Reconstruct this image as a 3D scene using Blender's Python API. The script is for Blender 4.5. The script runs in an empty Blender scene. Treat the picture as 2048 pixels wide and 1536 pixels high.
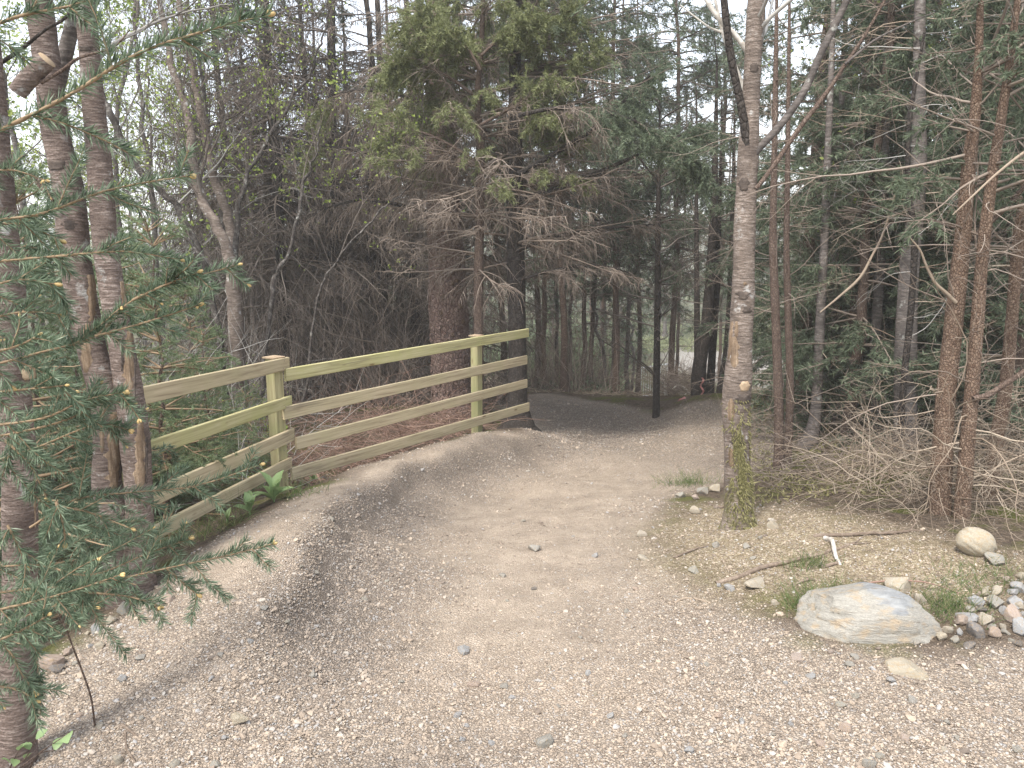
import bpy, math, random
import numpy as np
from mathutils import Vector, Matrix, Quaternion

C = bpy.context.scene
COL = C.collection
R = math.radians
random.seed(5)

# ------------------------------------------------------------------ camera, sky, sun, exposure
PITCH = R(10.2); FPX = 1538.0; CAMZ = 1.6
cam_data = bpy.data.cameras.new('camera'); cam = bpy.data.objects.new('camera', cam_data); COL.objects.link(cam)
cam_data.sensor_width = 36; cam_data.lens = FPX / 2048 * 36
cam_data.clip_start = 0.05; cam_data.clip_end = 2000
cam.location = (0, 0, CAMZ); cam.rotation_euler = (R(90) - PITCH, 0, 0)
C.camera = cam

SUN_EL, SUN_AZ = R(58), R(-150)          # azimuth measured from +Y towards +X: light comes from behind the camera, left
world = bpy.data.worlds.new('World'); C.world = world; world.use_nodes = True
wn = world.node_tree; wn.nodes.clear()
sky = wn.nodes.new('ShaderNodeTexSky'); sky.sky_type = 'NISHITA'; sky.sun_disc = False
sky.sun_elevation = SUN_EL; sky.sun_rotation = SUN_AZ
sky.dust_density = 1.0; sky.air_density = 1.0; sky.ozone_density = 1.0
hs = wn.nodes.new('ShaderNodeHueSaturation'); hs.inputs['Saturation'].default_value = 0.42
bg = wn.nodes.new('ShaderNodeBackground'); bg.inputs['Strength'].default_value = 0.12
wo = wn.nodes.new('ShaderNodeOutputWorld')
wn.links.new(sky.outputs[0], hs.inputs['Color']); wn.links.new(hs.outputs[0], bg.inputs['Color'])
wn.links.new(bg.outputs[0], wo.inputs['Surface'])

sl = bpy.data.lights.new('sun', 'SUN'); sl.energy = 1.5; sl.angle = R(12); sl.color = (1.0, 0.95, 0.88)
sun = bpy.data.objects.new('sun', sl); COL.objects.link(sun)
sd = Vector((math.sin(SUN_AZ) * math.cos(SUN_EL), math.cos(SUN_AZ) * math.cos(SUN_EL), math.sin(SUN_EL)))
sun.rotation_euler = sd.to_track_quat('Z', 'Y').to_euler(); sun.location = sd * 30

C.view_settings.view_transform = 'Standard'; C.view_settings.look = 'None'
C.view_settings.gamma = 1.0; C.view_settings.exposure = 1.98
try: C.view_settings.use_curve_mapping = False
except Exception: pass
C.render.engine = 'CYCLES'
C.cycles.max_bounces = 8; C.cycles.diffuse_bounces = 6; C.cycles.glossy_bounces = 1
C.cycles.transmission_bounces = 2; C.cycles.transparent_max_bounces = 4
C.cycles.use_denoising = True

# ------------------------------------------------------------------ picture <-> place
cp, sp_ = math.cos(PITCH), math.sin(PITCH)
def ray(px, py):
    u = (px - 1024) / FPX; v = -(py - 768) / FPX
    return np.array([u, cp + v * sp_, -sp_ + v * cp])
def at_d(px, py, Y):
    d = ray(px, py); return d * (Y / d[1]) + np.array([0, 0, CAMZ])
def at_z(px, py, z):
    d = ray(px, py); return d * ((z - CAMZ) / d[2]) + np.array([0, 0, CAMZ])
def m_per_px(p):            # metres that one photograph pixel spans at point p
    return (p[1] * cp - (p[2] - CAMZ) * sp_) / FPX

# ------------------------------------------------------------------ numpy helpers
def rg(seed): return np.random.default_rng(seed)
def nrm(a): return a / np.maximum(np.linalg.norm(a, axis=-1, keepdims=True), 1e-9)

_vt = rg(99).random((256, 256))
def vnoise(x, y, s):
    x = np.asarray(x, float) * s; y = np.asarray(y, float) * s
    xi = np.floor(x).astype(int); yi = np.floor(y).astype(int)
    fx = x - xi; fy = y - yi; fx = fx * fx * (3 - 2 * fx); fy = fy * fy * (3 - 2 * fy)
    g = lambda a, b: _vt[a & 255, b & 255]
    return (g(xi, yi) * (1 - fx) + g(xi + 1, yi) * fx) * (1 - fy) + (g(xi, yi + 1) * (1 - fx) + g(xi + 1, yi + 1) * fx) * fy - .5
def noise3(p, s, seed=0):
    a = p * s + seed * 17.3
    return (vnoise(a[..., 0] + 3.1 * a[..., 2], a[..., 1] - 1.7 * a[..., 2], 1) + vnoise(a[..., 1] + 40, a[..., 2] + .7 * a[..., 0], 1)
            + vnoise(a[..., 2] + 80, a[..., 0] - .6 * a[..., 1], 1)) / 1.5

class MB:
    """collects triangles and quads, then links them as one mesh"""
    def __init__(s): s.v = []; s.q = []; s.t = []; s.n = 0
    def add(s, v, q=None, t=None):
        v = np.asarray(v, float).reshape(-1, 3)
        if q is not None and len(q): s.q.append(np.asarray(q, int) + s.n)
        if t is not None and len(t): s.t.append(np.asarray(t, int) + s.n)
        s.v.append(v); s.n += len(v)
    def mesh(s, name, mat, smooth=True):
        me = bpy.data.meshes.new(name)
        v = np.concatenate(s.v) if s.v else np.zeros((0, 3))
        q = np.concatenate(s.q) if s.q else np.zeros((0, 4), int)
        t = np.concatenate(s.t) if s.t else np.zeros((0, 3), int)
        me.vertices.add(len(v)); me.vertices.foreach_set('co', v.astype(np.float32).ravel())
        li = np.concatenate([q.ravel(), t.ravel()]).astype(np.int32)
        me.loops.add(len(li)); me.loops.foreach_set('vertex_index', li)
        st = np.concatenate([np.arange(len(q)) * 4, len(q) * 4 + np.arange(len(t)) * 3]).astype(np.int32)
        me.polygons.add(len(st)); me.polygons.foreach_set('loop_start', st)
        me.polygons.foreach_set('use_smooth', np.full(len(st), smooth))
        me.update(calc_edges=True); me.validate()
        if mat: me.materials.append(mat)
        return me
    def obj(s, name, mat, parent=None, smooth=True, kind=None, loc=None):
        return link(name, s.mesh(name, mat, smooth), parent, kind, loc)

def link(name, me, parent=None, kind=None, loc=None):
    o = bpy.data.objects.new(name, me); COL.objects.link(o)
    if parent is not None: o.parent = parent
    if kind: o['kind'] = kind
    if loc is not None: o.location = loc
    return o
def tag(o, label, cat, group=None):
    o['label'] = label; o['category'] = cat
    if group: o['group'] = group
    return o
def thing(name, label, cat, loc=(0, 0, 0), rz=0, group=None):
    o = bpy.data.objects.new(name, None); COL.objects.link(o); o.empty_display_size = .2
    o.location = loc; o.rotation_euler = (0, 0, rz)
    return tag(o, label, cat, group)
def copy_tree(o, parent=None):
    c = o.copy(); COL.objects.link(c)
    if parent is not None: c.parent = parent
    for ch in list(o.children): copy_tree(ch, c)
    return c

def tubes(P, Rr, sides=3, closed_tip=True, ph=None):
    P = np.asarray(P, float); Rr = np.asarray(Rr, float)
    N, S, _ = P.shape
    T = nrm(np.gradient(P, axis=1))
    md = nrm(P[:, -1] - P[:, 0])
    ref = np.where(np.abs(md[:, 2:3]) > .8, np.array([[1., 0, 0]]), np.array([[0, 0, 1.]]))
    U = nrm(np.cross(T, ref[:, None, :])); V = np.cross(T, U)
    a = np.arange(sides) * 2 * np.pi / sides
    v = P[:, :, None, :] + Rr[:, :, None, None] * (np.cos(a)[None, None, :, None] * U[:, :, None, :] + np.sin(a)[None, None, :, None] * V[:, :, None, :])
    base = (np.arange(N) * S * sides)[:, None, None]
    s_ = (np.arange(S - 1) * sides)[None, :, None]; k = np.arange(sides)[None, None, :]; k2 = (k + 1) % sides
    f = np.stack([base + s_ + k, base + s_ + k2, base + s_ + sides + k2, base + s_ + sides + k], -1).reshape(-1, 4)
    return v.reshape(-1, 3), f
def grow(p0, d0, L, S, wig, grav, rng, up_end=0.0):
    N = len(p0); P = np.empty((N, S, 3)); P[:, 0] = p0; d = nrm(np.asarray(d0, float)); st = np.asarray(L) / (S - 1)
    g = np.broadcast_to(np.asarray(grav, float), (N,))
    for i in range(1, S):
        f = i / (S - 1)
        d = d + wig * rng.normal(size=(N, 3)); d[:, 2] += -g + up_end * max(0, f - .4)
        d = nrm(d); P[:, i] = P[:, i - 1] + d * st[:, None]
    return P
def samp(P, idx, t):
    S = P.shape[1]; x = t * (S - 1); i = np.minimum(x.astype(int), S - 2); f = (x - i)[:, None]
    a = P[idx, i]; b = P[idx, i + 1]
    return a + (b - a) * f, nrm(b - a)
def rad(r0, r1, S, p=1.0):
    r0 = np.asarray(r0, float)[:, None]; f = np.linspace(0, 1, S)[None, :] ** p
    return r0 * (1 - f) + np.asarray(r1) * f
def perp(T, rng):
    r = rng.normal(size=T.shape); return nrm(r - T * (r * T).sum(-1, keepdims=True))
def needles(P, idx, t, nl, nw, ang, rng, upb=.3, diamond=False):
    p, T = samp(P, idx, t); n = len(p)
    q = perp(T, rng); q[:, 2] += upb; q = nrm(q - T * (q * T).sum(-1, keepdims=True))
    a = ang + rng.normal(size=n) * .15
    d = nrm(T * np.cos(a)[:, None] + q * np.sin(a)[:, None])
    w = nrm(np.cross(d, rng.normal(size=(n, 3)))) * (nw / 2)
    L = (nl * (.75 + .5 * rng.random(n)))[:, None]
    i = np.arange(n)[:, None]
    if diamond:
        v = np.stack([p, p + d * L * .4 - w, p + d * L, p + d * L * .4 + w], 1)
        return v.reshape(-1, 3), i * 4 + np.array([[0, 1, 2, 3]]), None
    v = np.stack([p - w, p + w, p + d * L], 1)
    return v.reshape(-1, 3), None, i * 3 + np.array([[0, 1, 2]])
def smooth_path(pts, n):
    """Catmull-Rom through pts (k,3+) -> (n,·)"""
    p = np.asarray(pts, float); k = len(p)
    e = np.vstack([2 * p[0] - p[1], p, 2 * p[-1] - p[-2]])
    x = np.linspace(0, k - 1, n); i = np.minimum(x.astype(int), k - 2); f = (x - i)[:, None]
    a, b, c, d = e[i], e[i + 1], e[i + 2], e[i + 3]
    return .5 * (2 * b + (c - a) * f + (2 * a - 5 * b + 4 * c - d) * f ** 2 + (3 * b - a - 3 * c + d) * f ** 3)

# ------------------------------------------------------------------ materials
def mat(name, rough=.85, spec=.2):
    m = bpy.data.materials.new(name); m.use_nodes = True
    b = m.node_tree.nodes['Principled BSDF']; b.inputs['Roughness'].default_value = rough
    b.inputs['Specular IOR Level'].default_value = spec
    return m, m.node_tree, b
class N:
    """short hand for building node trees"""
    def __init__(s, nt): s.nt = nt
    def new(s, t, **kw):
        n = s.nt.nodes.new(t)
        for k, v in kw.items():
            if k in n.inputs.keys() if isinstance(k, str) else False: s.put(n.inputs[k], v)
            else: setattr(n, k, v)
        return n
    def put(s, inp, v):
        if isinstance(v, bpy.types.NodeSocket): s.nt.links.new(v, inp)
        else: inp.default_value = v
    def coord(s, which='Object', scale=(1, 1, 1)):
        c = s.nt.nodes.new('ShaderNodeTexCoord'); mp = s.nt.nodes.new('ShaderNodeMapping')
        mp.inputs['Scale'].default_value = scale; s.nt.links.new(c.outputs[which], mp.inputs['Vector']); return mp.outputs[0]
    def noise(s, vec, scale, detail=4, rough=.55, dist=0):
        n = s.nt.nodes.new('ShaderNodeTexNoise'); s.put(n.inputs['Vector'], vec); n.inputs['Scale'].default_value = scale
        n.inputs['Detail'].default_value = detail; n.inputs['Roughness'].default_value = rough; n.inputs['Distortion'].default_value = dist
        return n.outputs['Fac']
    def voro(s, vec, scale, feature='F1', out='Distance'):
        n = s.nt.nodes.new('ShaderNodeTexVoronoi'); n.feature = feature; s.put(n.inputs['Vector'], vec); n.inputs['Scale'].default_value = scale
        return n.outputs[out]
    def ramp(s, fac, stops):
        n = s.nt.nodes.new('ShaderNodeValToRGB'); s.put(n.inputs[0], fac); e = n.color_ramp.elements
        while len(e) < len(stops): e.new(.5)
        for i, (p, c) in enumerate(stops):
            e[i].position = p; e[i].color = (*c, 1) if isinstance(c, (tuple, list)) else (c, c, c, 1)
        return n.outputs[0]
    def mix(s, f, a, b, mode='MIX'):
        n = s.nt.nodes.new('ShaderNodeMix'); n.data_type = 'RGBA'; n.blend_type = mode
        s.put(n.inputs['Factor'], f)
        for k, v in ((6, a), (7, b)):
            s.put(n.inputs[k], (*v, 1) if isinstance(v, tuple) and len(v) == 3 else v)
        return n.outputs[2]
    def math(s, op, a, b=0.0):
        n = s.nt.nodes.new('ShaderNodeMath'); n.operation = op; s.put(n.inputs[0], a); s.put(n.inputs[1], b); return n.outputs[0]
    def attr(s, name):
        n = s.nt.nodes.new('ShaderNodeAttribute'); n.attribute_name = name; return n.outputs['Fac']
    def bump(s, h, strength, dist, bsdf):
        n = s.nt.nodes.new('ShaderNodeBump'); s.put(n.inputs['Height'], h); n.inputs['Strength'].default_value = strength
        n.inputs['Distance'].default_value = dist; s.nt.links.new(n.outputs[0], bsdf.inputs['Normal'])
    def island(s):
        return s.nt.nodes.new('ShaderNodeNewGeometry').outputs['Random Per Island']
    def objrand(s):
        return s.nt.nodes.new('ShaderNodeObjectInfo').outputs['Random']
    def col(s, bsdf, c): s.put(bsdf.inputs['Base Color'], c)

def island_mat(name, stops, rough=.7, spec=.25, trans=0.0):
    m, nt, b = mat(name, rough, spec); n = N(nt)
    c = n.ramp(n.island(), stops); n.col(b, c)
    if trans:
        t = nt.nodes.new('ShaderNodeBsdfTranslucent'); nt.links.new(c, t.inputs[0])
        mx = nt.nodes.new('ShaderNodeMixShader'); mx.inputs[0].default_value = trans
        nt.links.new(b.outputs[0], mx.inputs[1]); nt.links.new(t.outputs[0], mx.inputs[2])
        nt.links.new(mx.outputs[0], nt.nodes['Material Output'].inputs['Surface'])
    return m
def bark_mat(name, dark, mid, light, zs=55, hs_=7, bumpd=.006, lichen=None, moss=None, rough=.9):
    """horizontally lenticelled bark: stretched noise plus blotches"""
    m, nt, b = mat(name, rough, .15); n = N(nt)
    v1 = n.coord('Object', (hs_, hs_, zs)); v2 = n.coord('Object', (1, 1, 1))
    a = n.noise(v1, 1.6, 5, .62, .25); bl = n.noise(v2, 7, 4, .6)
    c = n.ramp(a, [(.28, dark), (.5, mid), (.72, light)])
    c = n.mix(n.ramp(bl, [(.4, 0.), (.7, .75)]), c, dark)
    fine = n.noise(v2, 130, 3, .6)
    c = n.mix(n.ramp(fine, [(.35, .45), (.6, 0.)]), c, dark)
    if lichen: c = n.mix(n.ramp(n.noise(v2, 11, 5, .65), [(.6, 0.), (.68, .7)]), c, lichen)
    if moss:
        sx = nt.nodes.new('ShaderNodeSeparateXYZ'); nt.links.new(v2, sx.inputs[0])
        low = n.ramp(n.math('ADD', sx.outputs[2], n.math('MULTIPLY', n.noise(v2, 6, 4), .5)), [(moss[1], 1.), (moss[1] + .35, 0.)])
        c = n.mix(n.math('MULTIPLY', low, n.ramp(n.noise(v2, 9, 4, .7), [(.42, 0.), (.58, .85)])), c, moss[0])
    n.col(b, c)
    n.bump(n.math('ADD', a, n.math('MULTIPLY', fine, .5)), .9, bumpd, b)
    return m
def scaly_mat(name, dark, mid, light, sc=22, bumpd=.008):
    m, nt, b = mat(name, .9, .12); n = N(nt)
    v = n.coord('Object', (1, 1, .7)); nz = n.noise(v, 9, 4, .6)
    cell = n.voro(v, sc, 'F1', 'Color'); dist = n.voro(v, sc, 'DISTANCE_TO_EDGE')
    c = n.mix(nz, dark, mid); c = n.mix(n.math('MULTIPLY', cell, .7), c, light)
    c = n.mix(n.ramp(dist, [(.0, .9), (.12, 0.)]), c, dark)
    fine = n.noise(v, 90, 3, .6); c = n.mix(n.ramp(fine, [(.4, .5), (.6, 0.)]), c, dark)
    n.col(b, c); n.bump(n.math('ADD', n.ramp(dist, [(0, 0.), (.2, 1.)]), n.math('MULTIPLY', fine, .5)), .8, bumpd, b)
    return m

M = {}
M['bark_birch'] = bark_mat('birch bark', (.085, .066, .055), (.235, .185, .15), (.46, .39, .335), 60, 11, .012, (.5, .49, .46), ((.17, .16, .06), .25))
M['bark_cherry'] = bark_mat('banded bark', (.075, .056, .047), (.2, .15, .125), (.44, .365, .315), 70, 12, .012, (.42, .41, .38))
M['bark_grey'] = bark_mat('grey bark', (.06, .052, .047), (.16, .135, .12), (.33, .29, .26), 40, 9, .005, (.4, .4, .36))
M['bark_mottled'] = bark_mat('mottled dark bark', (.04, .034, .03), (.085, .072, .063), (.3, .28, .25), 16, 18, .004, (.42, .42, .38))
M['knot_bark'] = bark_mat('knot bark', (.05, .04, .034), (.095, .075, .062), (.17, .135, .11), 30, 12, .004)
M['bark_red'] = scaly_mat('scaly red bark', (.085, .055, .046), (.215, .135, .108), (.36, .27, .22), 26, .012)
M['bark_dark'] = scaly_mat('dark bark', (.024, .02, .018), (.05, .041, .035), (.1, .085, .072), 34, .006)
M['bark_orange'] = scaly_mat('rough orange brown bark', (.085, .054, .038), (.2, .127, .09), (.35, .26, .19), 75, .006)
M['stick_bark'] = bark_mat('dry stick bark', (.12, .09, .068), (.24, .185, .14), (.38, .31, .245), 20, 30, .003)
M['bark_thin'] = scaly_mat('thin brown bark', (.07, .048, .038), (.16, .11, .085), (.25, .19, .15), 60, .004)
M['wood_bare'] = bark_mat('bare wood', (.1, .07, .048), (.27, .19, .122), (.45, .355, .26), 3, 60, .004)
M['wood_cut'] = bark_mat('sawn wood', (.28, .2, .13), (.42, .32, .21), (.52, .42, .3), 14, 14, .002)
M['twig_brown'] = island_mat('brown dead twigs', [(0, (.13, .1, .08)), (.5, (.21, .168, .135)), (1, (.33, .27, .22))], .9, .1)
M['twig_dark'] = island_mat('dark dead twigs', [(0, (.075, .06, .05)), (.6, (.135, .11, .092)), (1, (.23, .195, .165))], .9, .1)
M['twig_pale'] = island_mat('pale dry twigs', [(0, (.16, .12, .088)), (.5, (.27, .21, .155)), (1, (.42, .35, .27))], .85, .15)
M['twig_grey'] = island_mat('grey twigs', [(0, (.14, .125, .11)), (.5, (.3, .28, .25)), (1, (.5, .48, .44))], .85, .15)
M['twig_red'] = island_mat('reddish brash', [(0, (.13, .08, .06)), (.5, (.24, .15, .115)), (1, (.37, .26, .2))], .9, .1)
M['twig_shoot'] = island_mat('orange brown shoots', [(0, (.2, .135, .08)), (1, (.31, .225, .14))], .75, .2)
M['needle_near'] = island_mat('blue green needles', [(0, (.06, .09, .052)), (.5, (.125, .175, .105)), (1, (.25, .31, .205))], .5, .4, .35)
M['needle_mid'] = island_mat('green needles', [(0, (.085, .108, .066)), (.6, (.16, .2, .125)), (1, (.29, .335, .22))], .6, .3, .5)
M['needle_fresh'] = island_mat('fresh green needles', [(0, (.09, .125, .06)), (.5, (.18, .24, .12)), (1, (.32, .38, .22))], .6, .3, .4)
M['needle_yellow'] = island_mat('yellow green needles', [(0, (.12, .135, .055)), (.5, (.21, .235, .1)), (1, (.34, .35, .18))], .6, .3, .4)
M['needle_dark'] = island_mat('dull needles', [(0, (.05, .062, .042)), (.6, (.09, .11, .07)), (1, (.16, .18, .12))], .7, .2, .3)
M['leaf_spring'] = island_mat('spring leaves', [(0, (.16, .24, .035)), (.5, (.28, .36, .07)), (1, (.42, .48, .14))], .55, .3, .4)
M['leaf_green'] = island_mat('broad leaves', [(0, (.19, .28, .11)), (1, (.29, .39, .18))], .5, .35, .3)
M['grass'] = island_mat('grass blades', [(0, (.06, .115, .03)), (.5, (.13, .2, .06)), (1, (.33, .32, .15))], .6, .3, .3)
M['bud'] = island_mat('buds', [(0, (.46, .29, .12)), (1, (.55, .41, .18))], .5, .4)
M['moss'] = island_mat('moss', [(0, (.09, .085, .035)), (.5, (.19, .175, .075)), (1, (.33, .3, .15))], .9, .1)

def stone_mat(name, a, b_, c_):
    m, nt, b = mat(name, .8, .25); n = N(nt); v = n.coord('Object'); 
    z = n.noise(n.coord('Object', (2, 2, 5)), 2.2, 6, .65, 2.5)
    col = n.ramp(z, [(.3, a), (.5, b_), (.72, c_)])
    col = n.mix(n.ramp(n.noise(v, 60, 4, .7), [(.35, .5), (.6, 0.)]), col, tuple(x * .55 for x in a))
    col = n.mix(n.ramp(n.noise(v, 5, 3), [(.5, 0.), (.66, .55)]), col, (.42, .29, .15))
    r_ = n.objrand(); col = n.mix(n.math('MULTIPLY', r_, .3), col, (.3, .28, .27))
    n.col(b, col); n.bump(n.math('ADD', z, n.math('MULTIPLY', n.noise(v, 45, 4, .7), .4)), .7, .012, b)
    return m
M['stone_pale'] = stone_mat('pale stone', (.25, .238, .205), (.35, .328, .275), (.45, .42, .355))
M['stone_cream'] = stone_mat('cream stone', (.35, .3, .22), (.47, .41, .31), (.56, .5, .4))
M['stone_grey'] = stone_mat('grey stone', (.27, .27, .27), (.39, .39, .38), (.52, .52, .5))
M['stone_pink'] = stone_mat('pinkish stone', (.32, .24, .19), (.45, .35, .28), (.55, .46, .38))
M['stone_dark'] = stone_mat('dark stone', (.13, .115, .1), (.19, .17, .15), (.27, .245, .22))

# gravel pebbles: colour per instance
m, nt, b = mat('gravel pebbles', .85, .2); n = N(nt)
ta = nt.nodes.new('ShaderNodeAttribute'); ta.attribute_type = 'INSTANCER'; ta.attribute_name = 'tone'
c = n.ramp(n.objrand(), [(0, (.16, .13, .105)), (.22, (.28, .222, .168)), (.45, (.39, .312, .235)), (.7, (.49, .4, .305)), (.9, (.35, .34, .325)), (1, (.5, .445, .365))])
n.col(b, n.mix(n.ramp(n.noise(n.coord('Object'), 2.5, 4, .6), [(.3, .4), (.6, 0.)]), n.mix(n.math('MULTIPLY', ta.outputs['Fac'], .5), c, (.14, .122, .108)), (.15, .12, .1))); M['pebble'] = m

# ground: gravel, compacted fines, earth bank, forest litter, by the masks stored on the sheet
m, nt, b = mat('ground', .95, .1); n = N(nt)
v = n.coord('Object'); big = n.noise(v, .9, 5, .6); medn = n.noise(v, 4.5, 5, .65); fine = n.noise(v, 70, 4, .7)
cell = n.voro(v, 85, 'F1', 'Color'); edge = n.voro(v, 85, 'DISTANCE_TO_EDGE'); cell2 = n.voro(v, 190, 'F1', 'Color')
sp3 = nt.nodes.new('ShaderNodeSeparateColor'); nt.links.new(cell, sp3.inputs[0])
sp4 = nt.nodes.new('ShaderNodeSeparateColor'); nt.links.new(cell2, sp4.inputs[0])
grav = n.ramp(sp3.outputs[0], [(0, (.16, .128, .1)), (.3, (.28, .222, .168)), (.6, (.42, .335, .252)), (.85, (.53, .44, .34)), (1, (.34, .34, .34))])
grav = n.mix(n.ramp(edge, [(0, .8), (.1, 0.)]), grav, (.12, .095, .078))
grav = n.mix(.45, grav, n.ramp(sp4.outputs[1], [(0, (.16, .13, .11)), (.5, (.3, .245, .19)), (1, (.48, .41, .33))]))
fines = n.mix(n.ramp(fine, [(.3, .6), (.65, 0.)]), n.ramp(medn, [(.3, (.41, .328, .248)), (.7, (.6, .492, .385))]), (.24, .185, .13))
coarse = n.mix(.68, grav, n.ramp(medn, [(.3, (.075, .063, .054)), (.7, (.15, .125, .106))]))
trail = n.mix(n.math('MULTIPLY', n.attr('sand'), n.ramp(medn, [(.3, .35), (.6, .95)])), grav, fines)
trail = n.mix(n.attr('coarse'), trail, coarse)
earth = n.mix(n.ramp(n.noise(v, 11, 5, .7), [(.48, 0.), (.66, .75)]), n.mix(n.ramp(fine, [(.35, .7), (.6, 0.)]), n.ramp(sp3.outputs[1], [(0, (.25, .195, .125)), (.6, (.44, .355, .235)), (1, (.58, .5, .37))]), (.14, .105, .06)), (.22, .18, .105))
lit = n.ramp(n.noise(v, 28, 5, .75), [(.3, (.045, .035, .027)), (.5, (.12, .09, .065)), (.68, (.23, .18, .13))])
lit = n.mix(n.ramp(n.noise(v, 2.2, 4, .65), [(.5, 0.), (.62, .8)]), lit, n.ramp(n.noise(v, 50, 3, .7), [(.3, (.05, .06, .012)), (.7, (.17, .18, .045))]))
far = n.ramp(n.noise(v, .55, 5, .7), [(.35, (.06, .05, .032)), (.52, (.09, .085, .04)), (.68, (.13, .15, .05))])
lit = n.mix(n.attr('far'), lit, far)
road = n.mix(medn, (.25, .228, .198), (.37, .34, .3))
g = n.mix(n.attr('trail'), lit, trail); g = n.mix(n.attr('earth'), g, earth); g = n.mix(n.attr('road'), g, road)
n.col(b, g)
n.bump(n.math('ADD', n.ramp(edge, [(0, 0.), (.25, 1.)]), n.math('ADD', n.math('MULTIPLY', fine, .8), n.math('MULTIPLY', sp3.outputs[2], .8))), .8, .008, b)
M['ground'] = m

# fence wood
def wood_mat(name, a, b_, c_, green):
    m, nt, b = mat(name, .75, .2); n = N(nt); rnd = n.objrand()
    co = nt.nodes.new('ShaderNodeTexCoord'); ad = nt.nodes.new('ShaderNodeVectorMath'); ad.operation = 'ADD'
    cx = nt.nodes.new('ShaderNodeCombineXYZ'); n.put(cx.inputs[0], n.math('MULTIPLY', rnd, 37.0)); n.put(cx.inputs[1], n.math('MULTIPLY', rnd, 11.0))
    nt.links.new(co.outputs['Object'], ad.inputs[0]); nt.links.new(cx.outputs[0], ad.inputs[1])
    mp = nt.nodes.new('ShaderNodeMapping'); mp.inputs['Scale'].default_value = (1.2, 26, 34); nt.links.new(ad.outputs[0], mp.inputs[0])
    grain = n.noise(mp.outputs[0], 1.7, 5, .6, .8)
    mp2 = nt.nodes.new('ShaderNodeMapping'); mp2.inputs['Scale'].default_value = (4, 14, 14); nt.links.new(ad.outputs[0], mp2.inputs[0])
    kn = n.voro(mp2.outputs[0], .75); bl = n.noise(ad.outputs[0], 3.2, 4, .6)
    c = n.ramp(grain, [(.3, a), (.52, b_), (.75, c_)])
    c = n.mix(n.ramp(bl, [(.42, 0.), (.7, .75)]), c, green)
    c = n.mix(n.ramp(kn, [(.05, .8), (.13, 0.)]), c, (.16, .095, .045))
    c = n.mix(n.ramp(n.noise(mp.outputs[0], .9, 6, .7), [(.57, 0.), (.7, .6)]), c, (.17, .14, .1))
    n.col(b, c); n.bump(grain, .5, .002, b); return m
M['fence_wood'] = wood_mat('treated pine', (.26, .2, .12), (.47, .385, .25), (.58, .485, .32), (.43, .37, .22))
M['fence_top'] = wood_mat('green treated pine', (.28, .245, .115), (.45, .405, .21), (.56, .51, .31), (.42, .41, .17))
M['post_wood'] = wood_mat('post wood', (.22, .19, .1), (.33, .29, .16), (.42, .38, .23), (.25, .27, .11))
m, nt, b = mat('nail steel', .5, .5); n = N(nt); n.col(b, n.ramp(n.noise(n.coord('Object'), 40), [(.3, (.1, .07, .05)), (.7, (.2, .17, .15))])); M['nail'] = m
m, nt, b = mat('galvanised steel', .45, .5); b.inputs['Metallic'].default_value = .25; n = N(nt)
n.col(b, n.ramp(n.noise(n.coord('Object'), 9), [(.3, (.5, .51, .52)), (.7, (.7, .71, .72))])); M['steel'] = m
m, nt, b = mat('red tape', .5, .4); n = N(nt); n.col(b, n.ramp(n.noise(n.coord('Object'), 30), [(.3, (.36, .14, .125)), (.7, (.46, .22, .2))])); M['tape_red'] = m
m, nt, b = mat('white tape', .5, .4); n = N(nt); n.col(b, n.ramp(n.noise(n.coord('Object'), 30), [(.3, (.6, .58, .56)), (.7, (.75, .73, .72))])); M['tape_white'] = m
m, nt, b = mat('peeled white wood', .7, .2); n = N(nt); n.col(b, n.ramp(n.noise(n.coord('Object'), 25, 4), [(.35, (.36, .32, .27)), (.6, (.62, .58, .52))])); M['wood_white'] = m

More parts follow.
